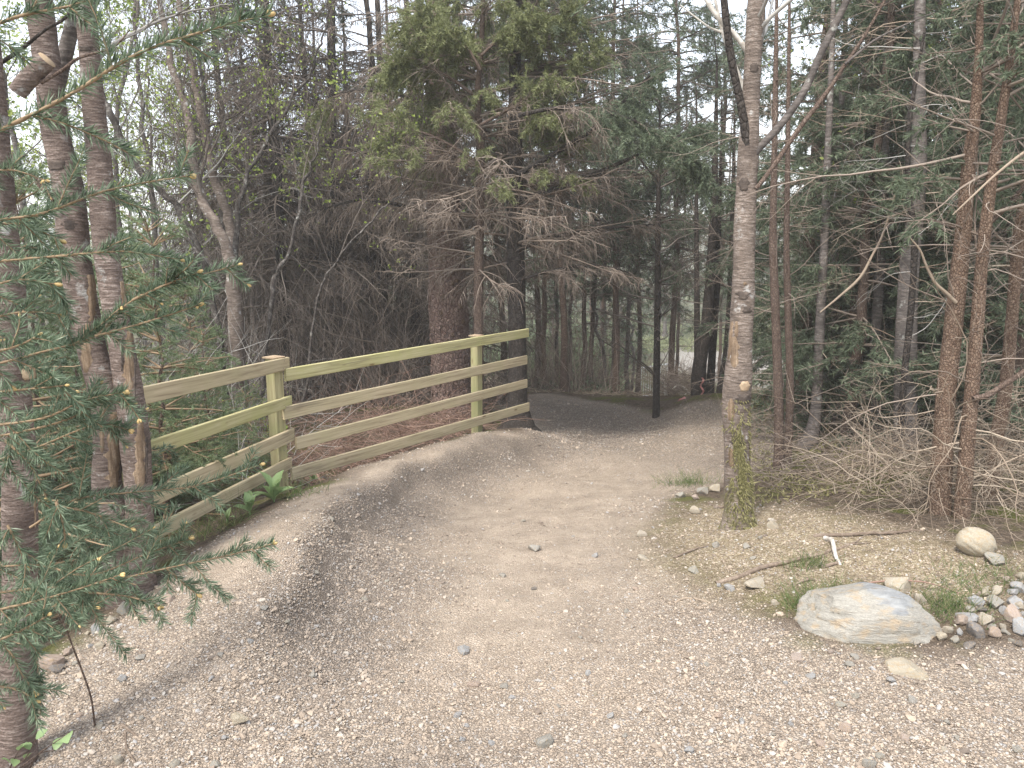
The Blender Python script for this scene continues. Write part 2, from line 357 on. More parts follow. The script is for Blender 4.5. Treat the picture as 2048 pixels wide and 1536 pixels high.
# ------------------------------------------------------------------ the ground
BY = [-60, 0, 3, 6, 9, 10.5, 12, 14, 16, 20, 26, 36, 60, 110, 180, 320, 2000]
BZ = [.6, 0, -.05, -.3, -.55, -.68, -.86, -1.25, -1.68, -2.52, -3.7, -4.4, -4.7, -4.7, 2., 12., 30.]
def base_z(x, y):
    z = np.interp(y, BY, BZ)
    return np.where(y > 110, np.where(x < -10, np.interp(x, [-200, -10], [.4, 1]) * (z + 4.7) - 4.7, z), z)
ctrl = [(1000,1536,0),(500,1536,0),(150,1536,-.02),(1500,1536,.02),(2000,1536,.03),(1000,1400,-.03),(700,1400,0),(350,1400,.01),(1400,1400,0),(1900,1400,.03),
 (1000,1250,-.07),(800,1250,-.04),(1250,1250,-.06),(1600,1300,0),(2000,1300,.03),(950,1120,-.14),(1150,1120,-.14),(1300,1120,-.1),
 (900,1050,-.18),(1050,1030,-.23),(1200,1030,-.25),(1320,1030,-.2),(1100,960,-.34),(1250,960,-.4),(1350,950,-.4),(1440,950,-.38),
 (1200,910,-.43),(1300,915,-.46),(1400,910,-.46),(1530,915,-.38),(1150,880,-.6),(1300,875,-.63),(1420,870,-.53),
 (1100,840,-.72),(1250,845,-.74),(1380,850,-.6),(1500,870,-.47),
 (1000,800,-.68),(1080,789,-.64),(1180,803,-.67),(1250,818,-.67),(1310,831,-.7),(1370,810,-.53),(1420,796,-.41),(1480,804,-.39),(1560,836,-.4),(1610,853,-.38),
 (560,1200,.14),(600,1090,.13),(650,1030,.09),(700,985,.04),(800,935,-.05),(900,898,-.1),(980,875,-.15),(1060,866,-.2),(1125,884,-.38),
 (1000,860,-.2),(900,884,-.15),(800,911,-.1),(700,944,-.04),(590,1004,.03),(480,1060,.06),(400,1100,.06),(330,1150,.04),(270,1200,.01),(180,1270,-.02),(80,1350,-.05),
 (500,1130,.12),(400,1200,.08),(250,1290,.03),(820,1080,-.15),(880,1010,-.21),(960,960,-.31),(1080,915,-.39),(770,1250,-.04),
 (1478,1058,-.12),(1420,1060,-.14),(1560,1040,-.04),(1700,1060,.04),(1850,1090,.07),(1980,1110,.09),(1380,1130,-.07),(1500,1150,-.02),(1650,1170,.02),
 (1380,985,-.34),(1450,1000,-.25),(1600,960,-.2),(1750,970,-.12),(1900,1000,-.02),(1555,935,-.3),(1650,900,-.32),(1850,940,-.12),(565,992,-.2),(955,868,-.25)]
CP = np.array([at_z(*c) for c in ctrl])
outer = [(1000,860,-.2),(900,884,-.15),(800,911,-.1),(700,944,-.04),(590,1004,.03),(400,1100,.06),(270,1200,.01),(80,1350,-.05)]
OE = np.array([at_z(*c) for c in outer])
OFF = np.array([[-.75, .55, -.42]] * 6 + [[-.7, .35, -.36], [-.75, .2, -.3]])
OFF[0] = (-.5, .9, -.3); OFF[4] = (-.75, .75, -.25)
CP = np.vstack([CP, np.array([(.05, 8.7, -.52), (-.5, 8.9, -.6), (.5, 8.6, -.55)]), OE + OFF, OE + OFF * np.array([2.6, 2.2, 1.25])])
def kern(d, l=1.5):
    a = np.sqrt(3) * d / l; return (1 + a) * np.exp(-a)
K = kern(np.linalg.norm(CP[:, None, :2] - CP[None, :, :2], axis=-1)) + np.eye(len(CP)) * .004
WGT = np.linalg.solve(K, CP[:, 2] - base_z(CP[:, 0], CP[:, 1]))
RIDGE = np.array([at_z(*c)[:2] for c in [(470,1420,.04),(505,1330,.09),(540,1255,.12),(560,1200,.14),(600,1090,.13),(650,1030,.09),(700,985,.04),(800,935,-.05),(900,898,-.1),(980,875,-.15),(1060,866,-.2),(1110,872,-.3)]])
def ridge_sd(x, y):
    dm = np.full(len(x), 1e9); sg = np.ones(len(x)); tt = np.zeros(len(x)); k = len(RIDGE) - 1
    for i in range(k):
        a, e = RIDGE[i], RIDGE[i + 1] - RIDGE[i]; t = np.clip(((x - a[0]) * e[0] + (y - a[1]) * e[1]) / (e @ e), 0, 1); d = np.hypot(x - a[0] - t * e[0], y - a[1] - t * e[1])
        c_ = e[1] * (x - a[0]) - e[0] * (y - a[1]); m_ = d < dm; dm = np.where(m_, d, dm); sg = np.where(m_, np.sign(c_), sg); tt = np.where(m_, (i + t) / k, tt)
    return dm * sg, np.clip(np.minimum(tt / .3, (1 - tt) / .12), 0, 1)
def Hs(x, y):
    x = np.asarray(x, float).ravel(); y = np.asarray(y, float).ravel(); out = base_z(x, y)
    near = (y > -6) & (y < 22) & (np.abs(x) < 14)
    if near.any():
        xn, yn = x[near], y[near]
        out[near] += kern(np.hypot(xn[:, None] - CP[None, :, 0], yn[:, None] - CP[None, :, 1])) @ WGT
        sd_, ef = ridge_sd(xn, yn); sd_ = sd_ + .08 * vnoise(xn, yn, 3.1) + .05 * vnoise(xn, yn, 9.); q_ = np.clip(sd_ / .16, 0, 1); out[near] += -.075 * ef * q_ * q_ * (3 - 2 * q_) * np.exp(-(np.maximum(sd_ - .16, 0) / .45) ** 2) + .02 * ef * np.exp(-(sd_ / .12) ** 2)
        out[near] += .03 * vnoise(xn, yn, 2.3) + .018 * vnoise(xn + 9, yn, 6.) + .010 * vnoise(xn, yn + 5, 17.)
    d = np.hypot(x, y); out += np.clip((d - 14) / 20, 0, 1) * (.4 * vnoise(x, y, .16) + .2 * vnoise(x, y, .5))
    return out
def H(x, y): return float(Hs([x], [y])[0])
def G(px, py, dmax=60):
    """where the sight line through a photograph pixel first meets the ground"""
    d = ray(px, py); Y = np.concatenate([np.arange(1.4, 14, .03), np.arange(14, dmax, .25)])
    P = d[None, :] * (Y / d[1])[:, None] + np.array([0, 0, CAMZ])
    below = P[:, 2] < Hs(P[:, 0], P[:, 1])
    k = int(np.argmax(below)) if below.any() else len(Y) - 1
    p = P[k]; return np.array([p[0], p[1], H(p[0], p[1])])

def geo(a, b, s0, gr):
    out = [a]; s = s0
    while out[-1] < b: out.append(out[-1] + s); s *= gr
    return np.array(out[1:])
xs = np.concatenate([-geo(3.6, 500, .06, 1.13)[::-1], np.arange(-3.6, 3.61, .06), geo(3.6, 500, .06, 1.13)])
ys = np.concatenate([1.2 - geo(0, 60, .1, 1.25)[::-1], np.arange(1.2, 10.5, .05), geo(10.5, 500, .06, 1.09)])
GX, GY = np.meshgrid(xs, ys); gx, gy = GX.ravel(), GY.ravel(); gz = Hs(gx, gy)
nx, ny = len(xs), len(ys)
ii = (np.arange(ny - 1)[:, None] * nx + np.arange(nx - 1)[None, :]).ravel()
mb = MB(); mb.add(np.stack([gx, gy, gz], 1), np.stack([ii, ii + 1, ii + nx + 1, ii + nx], 1))
ground = mb.obj('ground', M['ground'], kind='structure')

def poly_mask(pts, x, y, soft, wob=0.0):
    p = np.array([q[:2] for q in pts]); n_ = len(p); ins = np.zeros(len(x), bool); dm = np.full(len(x), 1e9)
    if wob:
        x, y = x + wob * (vnoise(x, y, 3) + .6 * vnoise(x, y, 9)), y + wob * (vnoise(x + 50, y, 3) + .6 * vnoise(x, y + 50, 9))
    for i in range(n_):
        a, b_ = p[i], p[(i + 1) % n_]; e = b_ - a
        c_ = ((a[1] > y) != (b_[1] > y)) & (x < (b_[0] - a[0]) * (y - a[1]) / (b_[1] - a[1] + 1e-12) + a[0]); ins ^= c_
        t = np.clip(((x - a[0]) * e[0] + (y - a[1]) * e[1]) / (e @ e), 0, 1)
        dm = np.minimum(dm, np.hypot(x - a[0] - t * e[0], y - a[1] - t * e[1]))
    return np.clip(np.where(ins, dm, -dm) / soft * .5 + .5, 0, 1)
def GP(lst): return [G(*q) for q in lst]
TRAIL = GP([(60,1360),(180,1270),(270,1200),(400,1098),(590,1002),(700,943),(800,909),(900,882),(1000,862),(1050,862)]) + \
        [np.array([.25, 8.5, 0]), np.array([-.3, 11.2, 0])] + GP([(1000,800)]) + [G(1080,789) + [0, .15, 0], G(1180,804) + [0, .15, 0], G(1310,830) + [0, .1, 0], G(1420,810) + [0, .15, 0], G(1560,838) + [.05, .2, 0], G(1620,858)] + \
        GP([(1560,925),(1440,965),(1340,1000),(1300,1070),(1340,1140),(1480,1210),(1620,1290),(1900,1315),(2048,1300)]) + [np.array([4.5, 2.6, 0]), np.array([4.5, -8, 0]), np.array([-4, -8, 0]), np.array([-2.2, 1.4, 0])]
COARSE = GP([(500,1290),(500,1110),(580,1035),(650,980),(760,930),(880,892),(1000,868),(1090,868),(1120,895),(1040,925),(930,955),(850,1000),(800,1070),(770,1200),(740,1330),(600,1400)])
SAND = GP([(840,1340),(850,1100),(900,1010),(1060,930),(1250,925),(1360,960),(1300,1040),(1270,1150),(1250,1330),(1080,1480),(900,1460)])
TOPB = GP([(330,1150),(480,1062),(590,1006),(700,947),(800,914),(900,888),(1000,866),(1060,868),(900,895),(800,932),(700,978),(640,1030),(560,1120),(470,1190)])
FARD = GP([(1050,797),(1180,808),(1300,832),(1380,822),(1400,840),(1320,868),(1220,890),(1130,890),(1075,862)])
MOUND = GP([(1370,826),(1420,806),(1480,814),(1560,842),(1620,862),(1570,935),(1480,935),(1420,880)])  # mound face: darker grey-brown gravel, with its shading painted into the tone too
EARTH = GP([(1310,1050),(1390,1010),(1480,1005),(1560,1010),(1750,1050),(2048,1120),(2048,1190),(1900,1215),(1620,1200),(1450,1190),(1320,1130)])
ROAD = GP([(1330,735),(1340,690),(1370,682),(1500,700),(1640,735),(1700,770),(1640,790),(1500,775),(1420,765)])
def setattr_f(me, name, vals):
    a = me.attributes.new(name, 'FLOAT', 'POINT'); a.data.foreach_set('value', vals.astype(np.float32))
near = (gy < 16) & (np.abs(gx) < 8)
def mask_near(f):
    out = np.zeros(len(gx)); out[near] = f(gx[near], gy[near]); return out
def trail_f(x, y): return poly_mask(TRAIL, x, y, .1, .1)
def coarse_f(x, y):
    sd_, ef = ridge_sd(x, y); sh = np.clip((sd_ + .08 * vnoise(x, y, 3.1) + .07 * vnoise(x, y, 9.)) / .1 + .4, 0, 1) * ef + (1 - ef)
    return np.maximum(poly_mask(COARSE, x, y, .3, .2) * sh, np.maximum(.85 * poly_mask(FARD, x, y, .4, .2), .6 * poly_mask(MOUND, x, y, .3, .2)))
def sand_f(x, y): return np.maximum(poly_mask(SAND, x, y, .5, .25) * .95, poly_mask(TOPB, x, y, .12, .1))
def earth_f(x, y): return poly_mask(EARTH, x, y, .25, .2)
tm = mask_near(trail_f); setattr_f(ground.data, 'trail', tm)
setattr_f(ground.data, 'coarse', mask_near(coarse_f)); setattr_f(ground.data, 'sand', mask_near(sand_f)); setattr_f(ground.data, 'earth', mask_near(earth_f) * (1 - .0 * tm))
setattr_f(ground.data, 'far', np.clip((np.hypot(gx, gy) - 13) / 6, 0, 1))
setattr_f(ground.data, 'road', np.where((gy > 14), poly_mask(ROAD, gx, gy, .8, .3), 0))

# ------------------------------------------------------------------ gravel (one object, instanced on the ground)
def gn_scatter(name, P, scale, rot, pick, mat_, nvar=6, sub=1, seed=0, rough=.35, tone=None):
    me = bpy.data.meshes.new(name); me.vertices.add(len(P)); me.vertices.foreach_set('co', P.astype(np.float32).ravel())
    for nm, arr in (('scl', scale), ('rot', rot)):
        a = me.attributes.new(nm, 'FLOAT_VECTOR', 'POINT'); a.data.foreach_set('vector', arr.astype(np.float32).ravel())
    if tone is not None: a = me.attributes.new('tone', 'FLOAT', 'POINT'); a.data.foreach_set('value', tone.astype(np.float32))
    a = me.attributes.new('pick', 'INT', 'POINT'); a.data.foreach_set('value', pick.astype(np.int32))
    me.update(); me.materials.append(mat_)
    o = link(name, me, kind='stuff')
    ng = bpy.data.node_groups.new(name, 'GeometryNodeTree')
    ng.interface.new_socket('Geometry', in_out='INPUT', socket_type='NodeSocketGeometry')
    ng.interface.new_socket('Geometry', in_out='OUTPUT', socket_type='NodeSocketGeometry')
    gi = ng.nodes.new('NodeGroupInput'); go = ng.nodes.new('NodeGroupOutput'); L = ng.links.new
    jn = ng.nodes.new('GeometryNodeJoinGeometry')
    for k in range(nvar):
        ic = ng.nodes.new('GeometryNodeMeshIcoSphere'); ic.inputs['Radius'].default_value = 1; ic.inputs['Subdivisions'].default_value = sub
        tr = ng.nodes.new('GeometryNodeSetPosition'); nz = ng.nodes.new('ShaderNodeTexNoise'); nz.noise_dimensions = '4D'
        nz.inputs['W'].default_value = k * 7.7 + seed; nz.inputs['Scale'].default_value = 1.1; nz.inputs['Detail'].default_value = 2
        sb = ng.nodes.new('ShaderNodeVectorMath'); sb.operation = 'SUBTRACT'; sb.inputs[1].default_value = (.5, .5, .5)
        sc = ng.nodes.new('ShaderNodeVectorMath'); sc.operation = 'SCALE'; sc.inputs['Scale'].default_value = rough * 4
        L(nz.outputs['Color'], sb.inputs[0]); L(sb.outputs[0], sc.inputs[0]); L(ic.outputs[0], tr.inputs['Geometry']); L(sc.outputs[0], tr.inputs['Offset'])
        sm = ng.nodes.new('GeometryNodeSetMaterial'); sm.inputs['Material'].default_value = mat_; L(tr.outputs[0], sm.inputs[0])
        gt = ng.nodes.new('GeometryNodeGeometryToInstance'); L(sm.outputs[0], gt.inputs[0]); L(gt.outputs[0], jn.inputs[0])
    ip = ng.nodes.new('GeometryNodeInstanceOnPoints'); ip.inputs['Pick Instance'].default_value = True
    def na(nm, t):
        q = ng.nodes.new('GeometryNodeInputNamedAttribute'); q.data_type = t; q.inputs['Name'].default_value = nm; return [s for s in q.outputs if s.enabled and s.name == 'Attribute'][0]
    L(gi.outputs[0], ip.inputs['Points']); L(jn.outputs[0], ip.inputs['Instance'])
    L(na('pick', 'INT'), ip.inputs['Instance Index']); L(na('scl', 'FLOAT_VECTOR'), ip.inputs['Scale']); L(na('rot', 'FLOAT_VECTOR'), ip.inputs['Rotation'])
    L(ip.outputs[0], go.inputs[0])
    mod = o.modifiers.new('scatter', 'NODES'); mod.node_group = ng
    return o
r_ = rg(21); n0 = 900000
Y = 1.7 + 9.5 * r_.random(n0) ** 1.7; X = (r_.random(n0) * 2 - 1) * (.78 * Y + .3)
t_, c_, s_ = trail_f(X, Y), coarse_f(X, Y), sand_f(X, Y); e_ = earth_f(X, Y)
pat = .5 + .9 * vnoise(X, Y, 1.1) + .7 * vnoise(X, Y, 3.7)
dens = t_ * np.clip(.22 + .6 * c_ + .35 * pat - .42 * s_, .03, 1) + (1 - t_) * e_ * .35
kp = r_.random(n0) < dens; X, Y, c_, s_ = X[kp], Y[kp], c_[kp], s_[kp]; n0 = len(X)
sz = .0021 * np.exp(r_.normal(size=n0) * .45) * (1 + .15 * c_) * (1 + .04 * Y)
big_ = r_.random(n0) < .008; sz[big_] *= 2.3
Z = Hs(X, Y) + sz * .25
gravel = gn_scatter('gravel', np.stack([X, Y, Z], 1), np.stack([sz * (1 + .5 * r_.random(n0)), sz * (.8 + .4 * r_.random(n0)), sz * (.5 + .35 * r_.random(n0))], 1),
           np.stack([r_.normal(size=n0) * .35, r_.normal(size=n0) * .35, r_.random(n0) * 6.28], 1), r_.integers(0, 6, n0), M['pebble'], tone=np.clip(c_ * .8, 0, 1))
gravel['label'] = 'loose grey and tan gravel covering the trail'
print('pebbles', n0)

# ------------------------------------------------------------------ stones
_t = (1 + 5 ** .5) / 2
_iv = nrm(np.array([(-1,_t,0),(1,_t,0),(-1,-_t,0),(1,-_t,0),(0,-1,_t),(0,1,_t),(0,-1,-_t),(0,1,-_t),(_t,0,-1),(_t,0,1),(-_t,0,-1),(-_t,0,1)], float))
_if = np.array([(0,11,5),(0,5,1),(0,1,7),(0,7,10),(0,10,11),(1,5,9),(5,11,4),(11,10,2),(10,7,6),(7,1,8),(3,9,4),(3,4,2),(3,2,6),(3,6,8),(3,8,9),(4,9,5),(2,4,11),(6,2,10),(8,6,7),(9,8,1)])
def ico(sub):
    v = [tuple(x) for x in _iv]; f = _if.tolist()
    for _ in range(sub):
        c_ = {}; nf = []
        def mid(a, b_):
            k = (min(a, b_), max(a, b_))
            if k not in c_: c_[k] = len(v); v.append(tuple(nrm(np.array(v[a]) + np.array(v[b_]))))
            return c_[k]
        for a, b_, d in f:
            x, y, z = mid(a, b_), mid(b_, d), mid(d, a); nf += [(a, x, z), (b_, y, x), (d, z, y), (x, y, z)]
        f = nf
    return np.array(v), np.array(f)
ICO = [ico(k) for k in range(5)]
def rock_v(seed, sub, cuts=9, rough=.06, cmin=.55, cmax=.9):
    r = rg(seed); v, f = ICO[sub]; v = v * (1 + .25 * noise3(v, 1.1, seed)[:, None])
    for _ in range(cuts):
        nn = nrm(r.normal(size=3)); d = r.uniform(cmin, cmax); e = v @ nn - d
        v = v - np.where(e > 0, e * .92, 0)[:, None] * nn[None, :]
    return v + nrm(v) * (rough * noise3(v, 4.5, seed) + rough * .5 * noise3(v, 12, seed))[:, None], f
def rock_mesh(seed, sub, mat_, **k):
    v, f = rock_v(seed, sub, **k); mb = MB(); mb.add(v, None, f); return mb.mesh('stone', mat_, smooth=sub > 2)
STONES = {k: [rock_mesh(30 + i + 7 * j, 2, M[k], cuts=15, cmin=.42, cmax=.8, rough=.04) for i in range(4)] for j, k in enumerate(('stone_pale', 'stone_cream', 'stone_grey', 'stone_pink', 'stone_dark'))}
def stone(px, py, wpx, hpx, kind='stone_pale', label=None, group=None, seed=0, name='stone', sink=.3, mesh=None, cat='stone'):
    p = G(px, py); s = m_per_px(p) * wpx / 2 * 1.12; r = random.Random(px * 7 + py)
    o = link(name, mesh or STONES[kind][(px + py) % 4])
    ar = hpx / wpx
    o.scale = (s, s * r.uniform(.7, 1.), s * max(.35, min(1., ar * 1.1)))
    o.location = (p[0], p[1] , p[2] + o.scale[2] * (1 - sink) * .55); o.rotation_euler = (r.uniform(-.15, .15), r.uniform(-.15, .15), r.uniform(-.5, .5) if mesh else r.uniform(0, 6.28))
    return tag(o, label or 'small pale stone lying loose on the gravel trail', cat, group)

# ------------------------------------------------------------------ fence
P1 = at_d(562, 985, 5.4); P2 = at_d(954, 866, 7.5); P0 = at_d(262, 1060, 3.72)
def board_mesh(L, hgt, th, bev=.004):
    x, y, z = L / 2, th / 2, hgt / 2; b_ = bev
    pr = np.array([(-y, -z + b_), (-y + b_, -z), (y - b_, -z), (y, -z + b_), (y, z - b_), (y - b_, z), (-y + b_, z), (-y, z - b_)])
    S = 6; v = []
    for s_ in range(S): v += [(-x + L * s_ / (S - 1), a, c_) for a, c_ in pr]
    q = [(s_ * 8 + k, s_ * 8 + (k + 1) % 8, s_ * 8 + 8 + (k + 1) % 8, s_ * 8 + 8 + k) for s_ in range(S - 1) for k in range(8)]
    mb = MB(); mb.add(np.array(v), np.array(q)[:, ::-1])
    t = []
    for e, rev in ((0, 0), ((S - 1) * 8, 1)):
        for k in range(1, 7): t.append((e, e + k + 1, e + k) if rev else (e, e + k, e + k + 1))
    mb.t.append(np.array(t)[:, ::-1]); return mb
fence = thing('wooden_fence', 'wooden rail fence with four rows of pale boards along the outside of the bend', 'fence', (P1[0], P1[1], P1[2]))
F0 = np.array(fence.location)
def add_rail(a, b_, hgt, mat_, nm='rail'):
    L = np.linalg.norm(b_ - a); o = board_mesh(L, hgt, .024).obj(nm, mat_, fence, smooth=False)
    c_ = (a + b_) / 2 - F0; d = (b_ - a) / L; y = np.cross([0, 0, 1], d); y /= np.linalg.norm(y); z = np.cross(d, y)
    o.matrix_local = Matrix([[d[0], y[0], z[0], c_[0]], [d[1], y[1], z[1], c_[1]], [d[2], y[2], z[2], c_[2]], [0, 0, 0, 1]])
    # nails
    return o
def nail_at(q, A, B):
    d = B[:2] - A[:2]; d = d / np.linalg.norm(d); nn = np.array([d[1], -d[0]]); nn = nn if nn @ (-A[:2]) > 0 else -nn; n3 = np.array([nn[0], nn[1], 0]); t3 = np.array([d[0], d[1], 0])
    c_ = q + n3 * .0125; ring = [c_ + (t3 * math.cos(k * 1.0472) + np.array([0, 0, 1]) * math.sin(k * 1.0472)) * .0045 for k in range(6)]
    mb = MB(); mb.add(np.array(ring + [c_ + n3 * .003]) - F0, None, [(k, (k + 1) % 6, 6) for k in range(6)]); mb.obj('nail', M['nail'], fence)
def on_plane(px, py, A, B, off):
    d = B[:2] - A[:2]; d = d / np.linalg.norm(d); nn = np.array([d[1], -d[0]])
    if nn @ (-A[:2]) < 0: nn = -nn
    r = ray(px, py); t = (A[:2] @ nn + off) / (r[:2] @ nn); return r * t + np.array([0, 0, CAMZ])
NTH = ['first', 'second', 'third', 'fourth', 'fifth', 'sixth', 'seventh', 'eighth', 'ninth', 'tenth', 'eleventh', 'twelfth', 'thirteenth', 'fourteenth', 'fifteenth', 'sixteenth']
def rail_px(x0, t0, b0, x1, t1, b1, A, B, mat_, off=.058, ext0=0, ext1=0):
    a = on_plane(x0, (t0 + b0) / 2, A, B, off); b_ = on_plane(x1, (t1 + b1) / 2, A, B, off)
    h0 = abs(on_plane(x0, t0, A, B, off)[2] - on_plane(x0, b0, A, B, off)[2]); h1 = abs(on_plane(x1, t1, A, B, off)[2] - on_plane(x1, b1, A, B, off)[2])
    d = (b_ - a) / np.linalg.norm(b_ - a)
    for P in (A, B):
        t = ((P - a)[:2] @ d[:2]) / (d[:2] @ d[:2])
        for dz_ in (-.025, .025):
            q = a + d * (t + .01 * dz_ / .025); nail_at(q + np.array([0, 0, dz_]), A, B)
    return add_rail(a - d * ext0, b_ + d * ext1, (h0 + h1) / 2, mat_)
rail_px(570, 737, 763, 1056, 657, 674, P1, P2, M['fence_top'])
rail_px(567, 813, 840, 1053, 711, 728, P1, P2, M['fence_wood'])
rail_px(592, 875, 899, 1053, 758, 775, P1, P2, M['fence_wood'])
rail_px(583, 936, 961, 1057, 805, 822, P1, P2, M['fence_wood'])
rail_px(280, 774, 811, 576, 714, 739, P0, P1, M['fence_wood'], .062, .12)
rail_px(292, 884, 916, 581, 790, 814, P0, P1, M['fence_top'], .064, .16)
rail_px(308, 975, 1012, 586, 856, 881, P0, P1, M['fence_wood'], .062, .2)
rail_px(362, 1024, 1053, 581, 914, 936, P0, P1, M['fence_wood'], .064, .4)
def post(P, top_px, w, lab=None):
    ztop = at_d(top_px[0], top_px[1], P[1])[2]; gz_ = H(P[0], P[1]) - .35
    h_ = ztop - gz_; o = board_mesh(h_, w, w, .006).obj('post', M['post_wood'], fence, smooth=False)
    o.rotation_euler = (0, R(-90), math.atan2(P2[1] - P1[1], P2[0] - P1[0])); o.location = np.array([P[0], P[1], gz_ + h_ / 2]) - F0
    c_ = board_mesh(w * 1.25, w * .12, w * 1.3, .003).obj('post_cap', M['wood_cut'], fence, smooth=False)
    c_.location = np.array([P[0], P[1], ztop + w * .06]) - F0; c_.rotation_euler = (0, 0, math.atan2(P2[1] - P1[1], P2[0] - P1[0]))
post(P1, (560, 716), .088); post(P2, (954, 672), .085); post(P0, (262, 800), .088)

# ------------------------------------------------------------------ tree builders
def trunk_geo(path, radii, sides=14, seed=0, rough=.06, knots=()):
    """one trunk as a displaced tube; knots = (t, angle, size, height)"""
    P = np.asarray(path)[None]; v, f = tubes(P, np.asarray(radii)[None], sides)
    S = len(path); v = v.reshape(S, sides, 3); c_ = np.asarray(path)[:, None, :]
    out = v - c_; rr = np.asarray(radii)[:, None, None]
    a = np.arange(sides) * 2 * np.pi / sides; t = np.linspace(0, 1, S)
    d = rough * (noise3(v, 5, seed) + .7 * noise3(v, 16, seed)) + rough * .8 * vnoise(t[:, None] * 30 + seed, np.zeros((1, sides)), 1)
    for kt, ka, ks, kh in knots:
        da = np.angle(np.exp(1j * (a - ka))); d = d + kh * np.exp(-((t - kt) / (ks * .5)) ** 2)[:, None] * np.exp(-(da / .5) ** 2)[None, :]
    v = c_ + out * (1 + d)[..., None]
    return v.reshape(-1, 3), f
def px_path(lst, Y, n=40, ext=None):
    """lst of (px,py,width px) at distance Y -> path, radii in metres"""
    pts = []
    for q in lst:
        p = at_d(q[0], q[1], q[3] if len(q) > 3 else Y); pts.append((*p, q[2] / 2 * m_per_px(p)))
    s = smooth_path(np.array(pts), n); return s[:, :3], np.maximum(s[:, 3], .0015)
def local(o, P): return np.asarray(P) - np.array(o.location)

def bend_trunk(H_, r0, seed, lean=(0, 0), n=26, wig=.02, z0=-.4):
    r = rg(seed); z = np.linspace(z0, H_, n); w = np.cumsum(r.normal(size=(n, 2)) * wig, 0); w -= w[int(n * .4 * -z0 / H_)]
    f = np.clip(z / H_, 0, 1)
    p = np.stack([w[:, 0] + lean[0] * f, w[:, 1] + lean[1] * f, z], 1)
    rad_ = r0 * ((1 - .93 * f) ** .85) * (1 + .7 * np.exp(-np.maximum(z, 0) / (2.2 * r0 + .02)))
    return p, np.maximum(rad_, .004)

